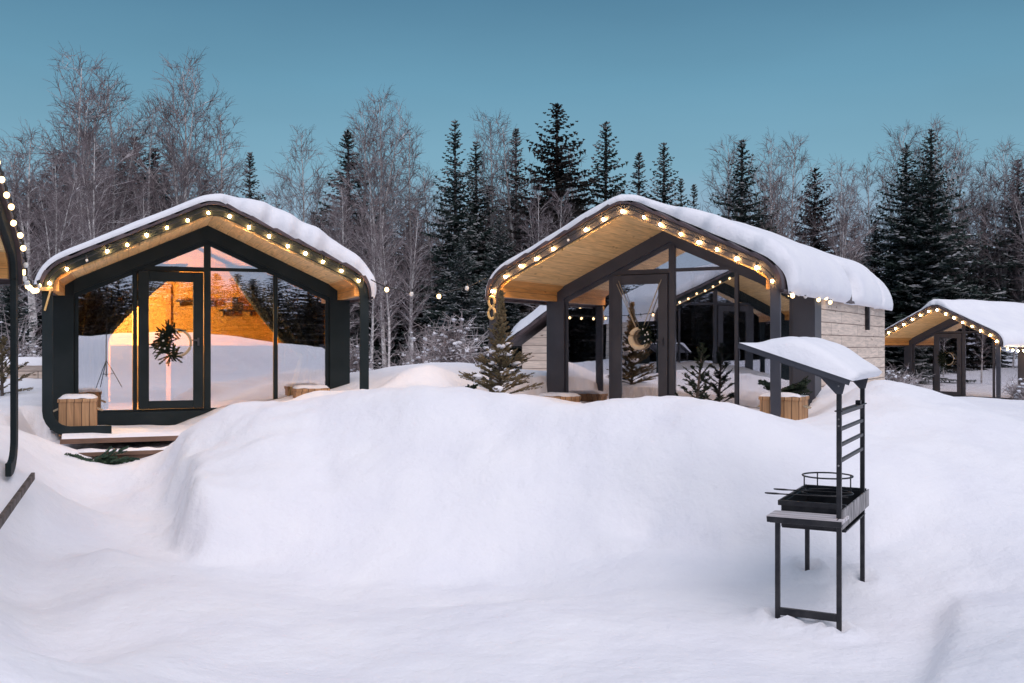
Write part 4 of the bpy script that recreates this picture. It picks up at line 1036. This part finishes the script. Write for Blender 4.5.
birs = [
 (78, 50, 35, 3, 1.0, 'tallest bare birch, wide-crowned, at the far left'),
 (112, 66, 37, 1, 1., 'bare birch right of the tallest far left birch'),
 (190, 52, 37, 3, .9, 'tall bare birch over the left cabin roof slope'),
 (222, 95, 39, 0, 1, 'slim bare birch right of the tall one over the left cabin'),
 (150, 92, 40, 1, .9, 'bare birch between the two tallest left birches'),
 (30, 125, 34, 5, 1.3, 'bushy dark bare tree by the left edge bulbs'),
 (8, 140, 36, 3, 1.2, 'dense bare birch cut by the left picture edge'),
 (303, 124, 37, 1, .8, 'bare birch over the right slope of the left cabin roof'),
 (385, 88, 35, 3, .85, 'tallest bare birch in the gap between the cabins'),
 (408, 115, 36, 0, .9, 'bare birch just right of the tallest gap birch'),
 (365, 100, 38, 1, .9, 'bare birch just left of the tallest gap birch'),
 (432, 160, 37, 2, 1., 'thin bare birch left of the gappy spruce'),
 (388, 215, 22, 5, .8, 'white-trunked birch with snowy limbs nearest the left cabin post'),
 (492, 106, 38, 1, .8, 'pale bare birch between the tall spruces'),
 (515, 112, 37, 2, 1., 'slim pale birch left of the broadest brown spruce'),
 (540, 180, 32, 5, .8, 'forked pale birch in front of the broadest brown spruce'),
 (580, 135, 39, 2, 1, 'slim birch right of the broadest brown spruce'),
 (728, 134, 40, 1, .9, 'bare birch left of the spruce above the rear roof'),
 (768, 136, 38, 3, .8, 'bare birch right of the spruce above the rear roof'),
 (793, 130, 40, 1, .9, 'tall bare birch above the rear roof of the central cabin'),
 (840, 158, 38, 3, .8, 'birch with pale curved limbs behind the rear roof end'),
 (868, 160, 42, 0, .9, 'thin bare birch between the rear roof and the twin spruces'),
 (903, 132, 39, 1, .9, 'bare birch behind the left twin spruce'),
 (938, 130, 39, 3, .85, 'bare birch crown rising over the taller twin spruce'),
 (960, 150, 41, 1, .8, 'bare birch right behind the taller twin spruce'),
 (985, 185, 38, 5, 1, 'leaning bare birch right of the twin spruces'),
 (1008, 170, 36, 3, .9, 'wide bare birch near the right picture edge'),
 (1030, 180, 34, 1, 1, 'bare birch cut by the right picture edge')]
for px, ty, d, v, wd, lb in birs:
    x = (px - 512) * d / 1000; zt = EYE + (345 - ty) * d / 1000; plant(BM[v], 'birch_tree', x, d, zt - gz(x, d), lb, 'birch', 'birches in the forest edge', rt, wd)
for px, ty, d, v, wd, lb in [
 (372, 190, 25, 1, .8, 'slim whitish birch behind the right eave of the left cabin'),
 (412, 205, 27, 5, .9, 'pale snowy birch in the middle of the gap between the cabins'),
 (345, 175, 30, 3, .8, 'spreading pale birch just over the left cabin right roof slope'),
 (60, 150, 27, 3, .9, 'pale-limbed birch leaning over the left cabin left eave'),
 (95, 120, 29, 5, .9, 'white-trunked birch rising above the left roof slope of the left cabin'),
 (560, 185, 31, 1, .8, 'thin forked white birch over the central cabin left roof slope')]:
    x = (px - 512) * d / 1000; zt = EYE + (345 - ty) * d / 1000; plant(BM[v], 'birch_tree', x, d, zt - gz(x, d), lb, 'birch', 'pale birches nearest the cabins', rt, wd)
# filler rows of look-alike bare birches
def top_y(px):
    xs = [-60, 0, 60, 120, 200, 240, 300, 380, 430, 500, 560, 620, 700, 760, 850, 930, 1000, 1090]
    ys = [150, 150, 110, 110, 110, 190, 160, 140, 180, 150, 150, 215, 230, 165, 190, 170, 195, 200]
    return float(np.interp(px, xs, ys))
for row, (d0, n) in enumerate(((34, 15), (40, 22), (46, 26))):
    for i in range(n):
        px = -70 + (1170) * (i + rt.random()) / n; d = d0 + rt.uniform(-2, 3); ty = top_y(px) + rt.uniform(5, 60) + (40 if row == 0 else 0)
        x = (px - 512) * d / 1000; H = EYE + (345 - ty) * d / 1000 - .9
        zone = 'left cabin' if px < 330 else ('cabin gap' if px < 500 else ('central cabin' if px < 860 else 'small distant cabin'))
        rn = ('front', 'middle', 'back')[row]
        plant(BM[rt.randrange(6)], 'birch_tree', x, d, H, 'thin bare birch in the crowded %s forest row behind %s' % (rn, zone), 'birch', 'crowded %s-row birches behind the %s' % (rn, zone), rt, rt.uniform(.8, 1.1))
for i in range(40):
    px = -70 + 1170 * (i + rt.random()) / 40; d = rt.uniform(40, 50); ty = top_y(px) + rt.uniform(35, 90); x = (px - 512) * d / 1000; H = EYE + (345 - ty - 15) * d / 1000 - .9
    zone = 'left cabin' if px < 330 else ('cabin gap' if px < 500 else ('central cabin' if px < 860 else 'small distant cabin'))
    plant(SM[rt.choice((0, 2, 4))], 'spruce_tree', x, d, H, 'dark spruce deep in the shaded forest behind %s' % zone, 'spruce', 'deep forest spruces behind the %s' % zone, rt, rt.uniform(1, 1.3))
# the deep wood beyond and the wood behind the camera: masses nobody could count
def mass(name, spots, label, wx=1.5):
    mb_v = []; mb_f = []; off = 0
    for x, y, H, (nm, me) in spots:
        n = len(me.vertices); co = np.empty(n * 3, dtype=np.float32); me.vertices.foreach_get('co', co); co = co.reshape(-1, 3)
        s = H / 12; co = co * np.array([wx, wx, 1.]); a = rt.uniform(0, 6.28); R_ = np.array([[cos(a), -sin(a), 0], [sin(a), cos(a), 0], [0, 0, 1]]); co = (co @ R_.T) * s + np.array([x, y, .8])
        mb_v.append(co); mb_f += [tuple(off + i for i in p.vertices) for p in me.polygons]; off += n
    me = bpy.data.meshes.new(name); me.from_pydata(np.concatenate(mb_v).tolist(), [], mb_f); me.materials.append(spots[0][4] if len(spots[0]) > 4 else M_spruceB)
    o = bpy.data.objects.new(name, me); C.objects.link(o); return tag(o, label, 'forest', None, 'stuff')
sp = []
for i in range(46):
    d = rt.uniform(54, 66); px = -120 + 1260 * (i + rt.random()) / 46; sp.append(((px - 512) * d / 1000, d, max(4, EYE + (345 - top_y(px) - rt.uniform(25, 70)) * d / 1000 - .9), SM[rt.choice((2, 4))][1]))
mass('far_wood', sp, 'dark mass of far forest closing off the view behind the birches')
sp = []
for i in range(130):
    a = pi * .93 + pi * 1.14 * (i + rt.random()) / 130; d = 22 + 3.2 * (i % 4) + rt.uniform(-1, 1); sp.append((d * cos(a) * 1.1, d * sin(a) + 3, rt.uniform(3.6, 5.2) + .3 * (i % 4), SM[rt.choice((0, 2, 4))][1]))
mass('rear_wood', sp, 'dark forest mirrored in the cabin windows', 3.0)
# undergrowth: snowy bushes between the cabins and at the distant cabin
def bush(px, py, d, R, H, n, label, seed, snow=.5):
    rnd = random.Random(seed); x = (px - 512) * d / 1000; r = empty('bush', (x, d, gz(x, d) - .05), 0, label, 'bush', 'snowy bushes'); b = MB(); sn = MB()
    for i in range(n):
        a = rnd.uniform(0, 6.28); el = rnd.uniform(.3, 1.5); L = H * rnd.uniform(.5, 1.1); dd = Vector((cos(a) * cos(el) * R / H, sin(a) * cos(el) * R / H, sin(el))); p = Vector((rnd.gauss(0, .1) * R, rnd.gauss(0, .1) * R, 0)); q = p + dd * L
        m = p.lerp(q, .5) + Vector((0, 0, .08)); b.tube([p, m, q], [.016, .011, .005], 3, cap=False)
        for k in range(12):
            s = p.lerp(q, rnd.uniform(.3, 1)); e = s + Vector((rnd.gauss(0, .16), rnd.gauss(0, .16), rnd.gauss(.04, .12))); b.tube([s, e], [.006, .003], 3, cap=False)
            if rnd.random() < snow * .22: sn.ball(s, rnd.uniform(.02, .06), 6, 5, .5, .5)
    b.build('twigs', M_branch, r)
    if sn.v: sn.build('snow_clumps', M_snowroof, r, smooth=True)
for k, a in enumerate(((455, 380, 19, .9, 1.2, 70, 'snow-laden bush left of the young fir tree'), (425, 365, 24, 1.2, 1.6, 70, 'larger snowy bush in the gap behind the snow pile'), (300, 370, 26, 1., 1.8, 50, 'snowy bush seen past the left cabin'),
                       (895, 388, 27, .9, .8, 80, 'low frosted bush left of the small distant cabin'), (360, 378, 24, .8, 1.3, 50, 'brown bush just right of the left cabin post'), (1020, 380, 27, .5, .8, 40, 'small bush at the right picture edge'), (12, 355, 24, 1.2, 1.8, 60, 'snowy bush behind the low fence at the left'))):
    bush(*a, seed=70 + k, snow=.6)
print('objects', len(bpy.data.objects), 'faces', sum(len(m.polygons) for m in bpy.data.meshes))
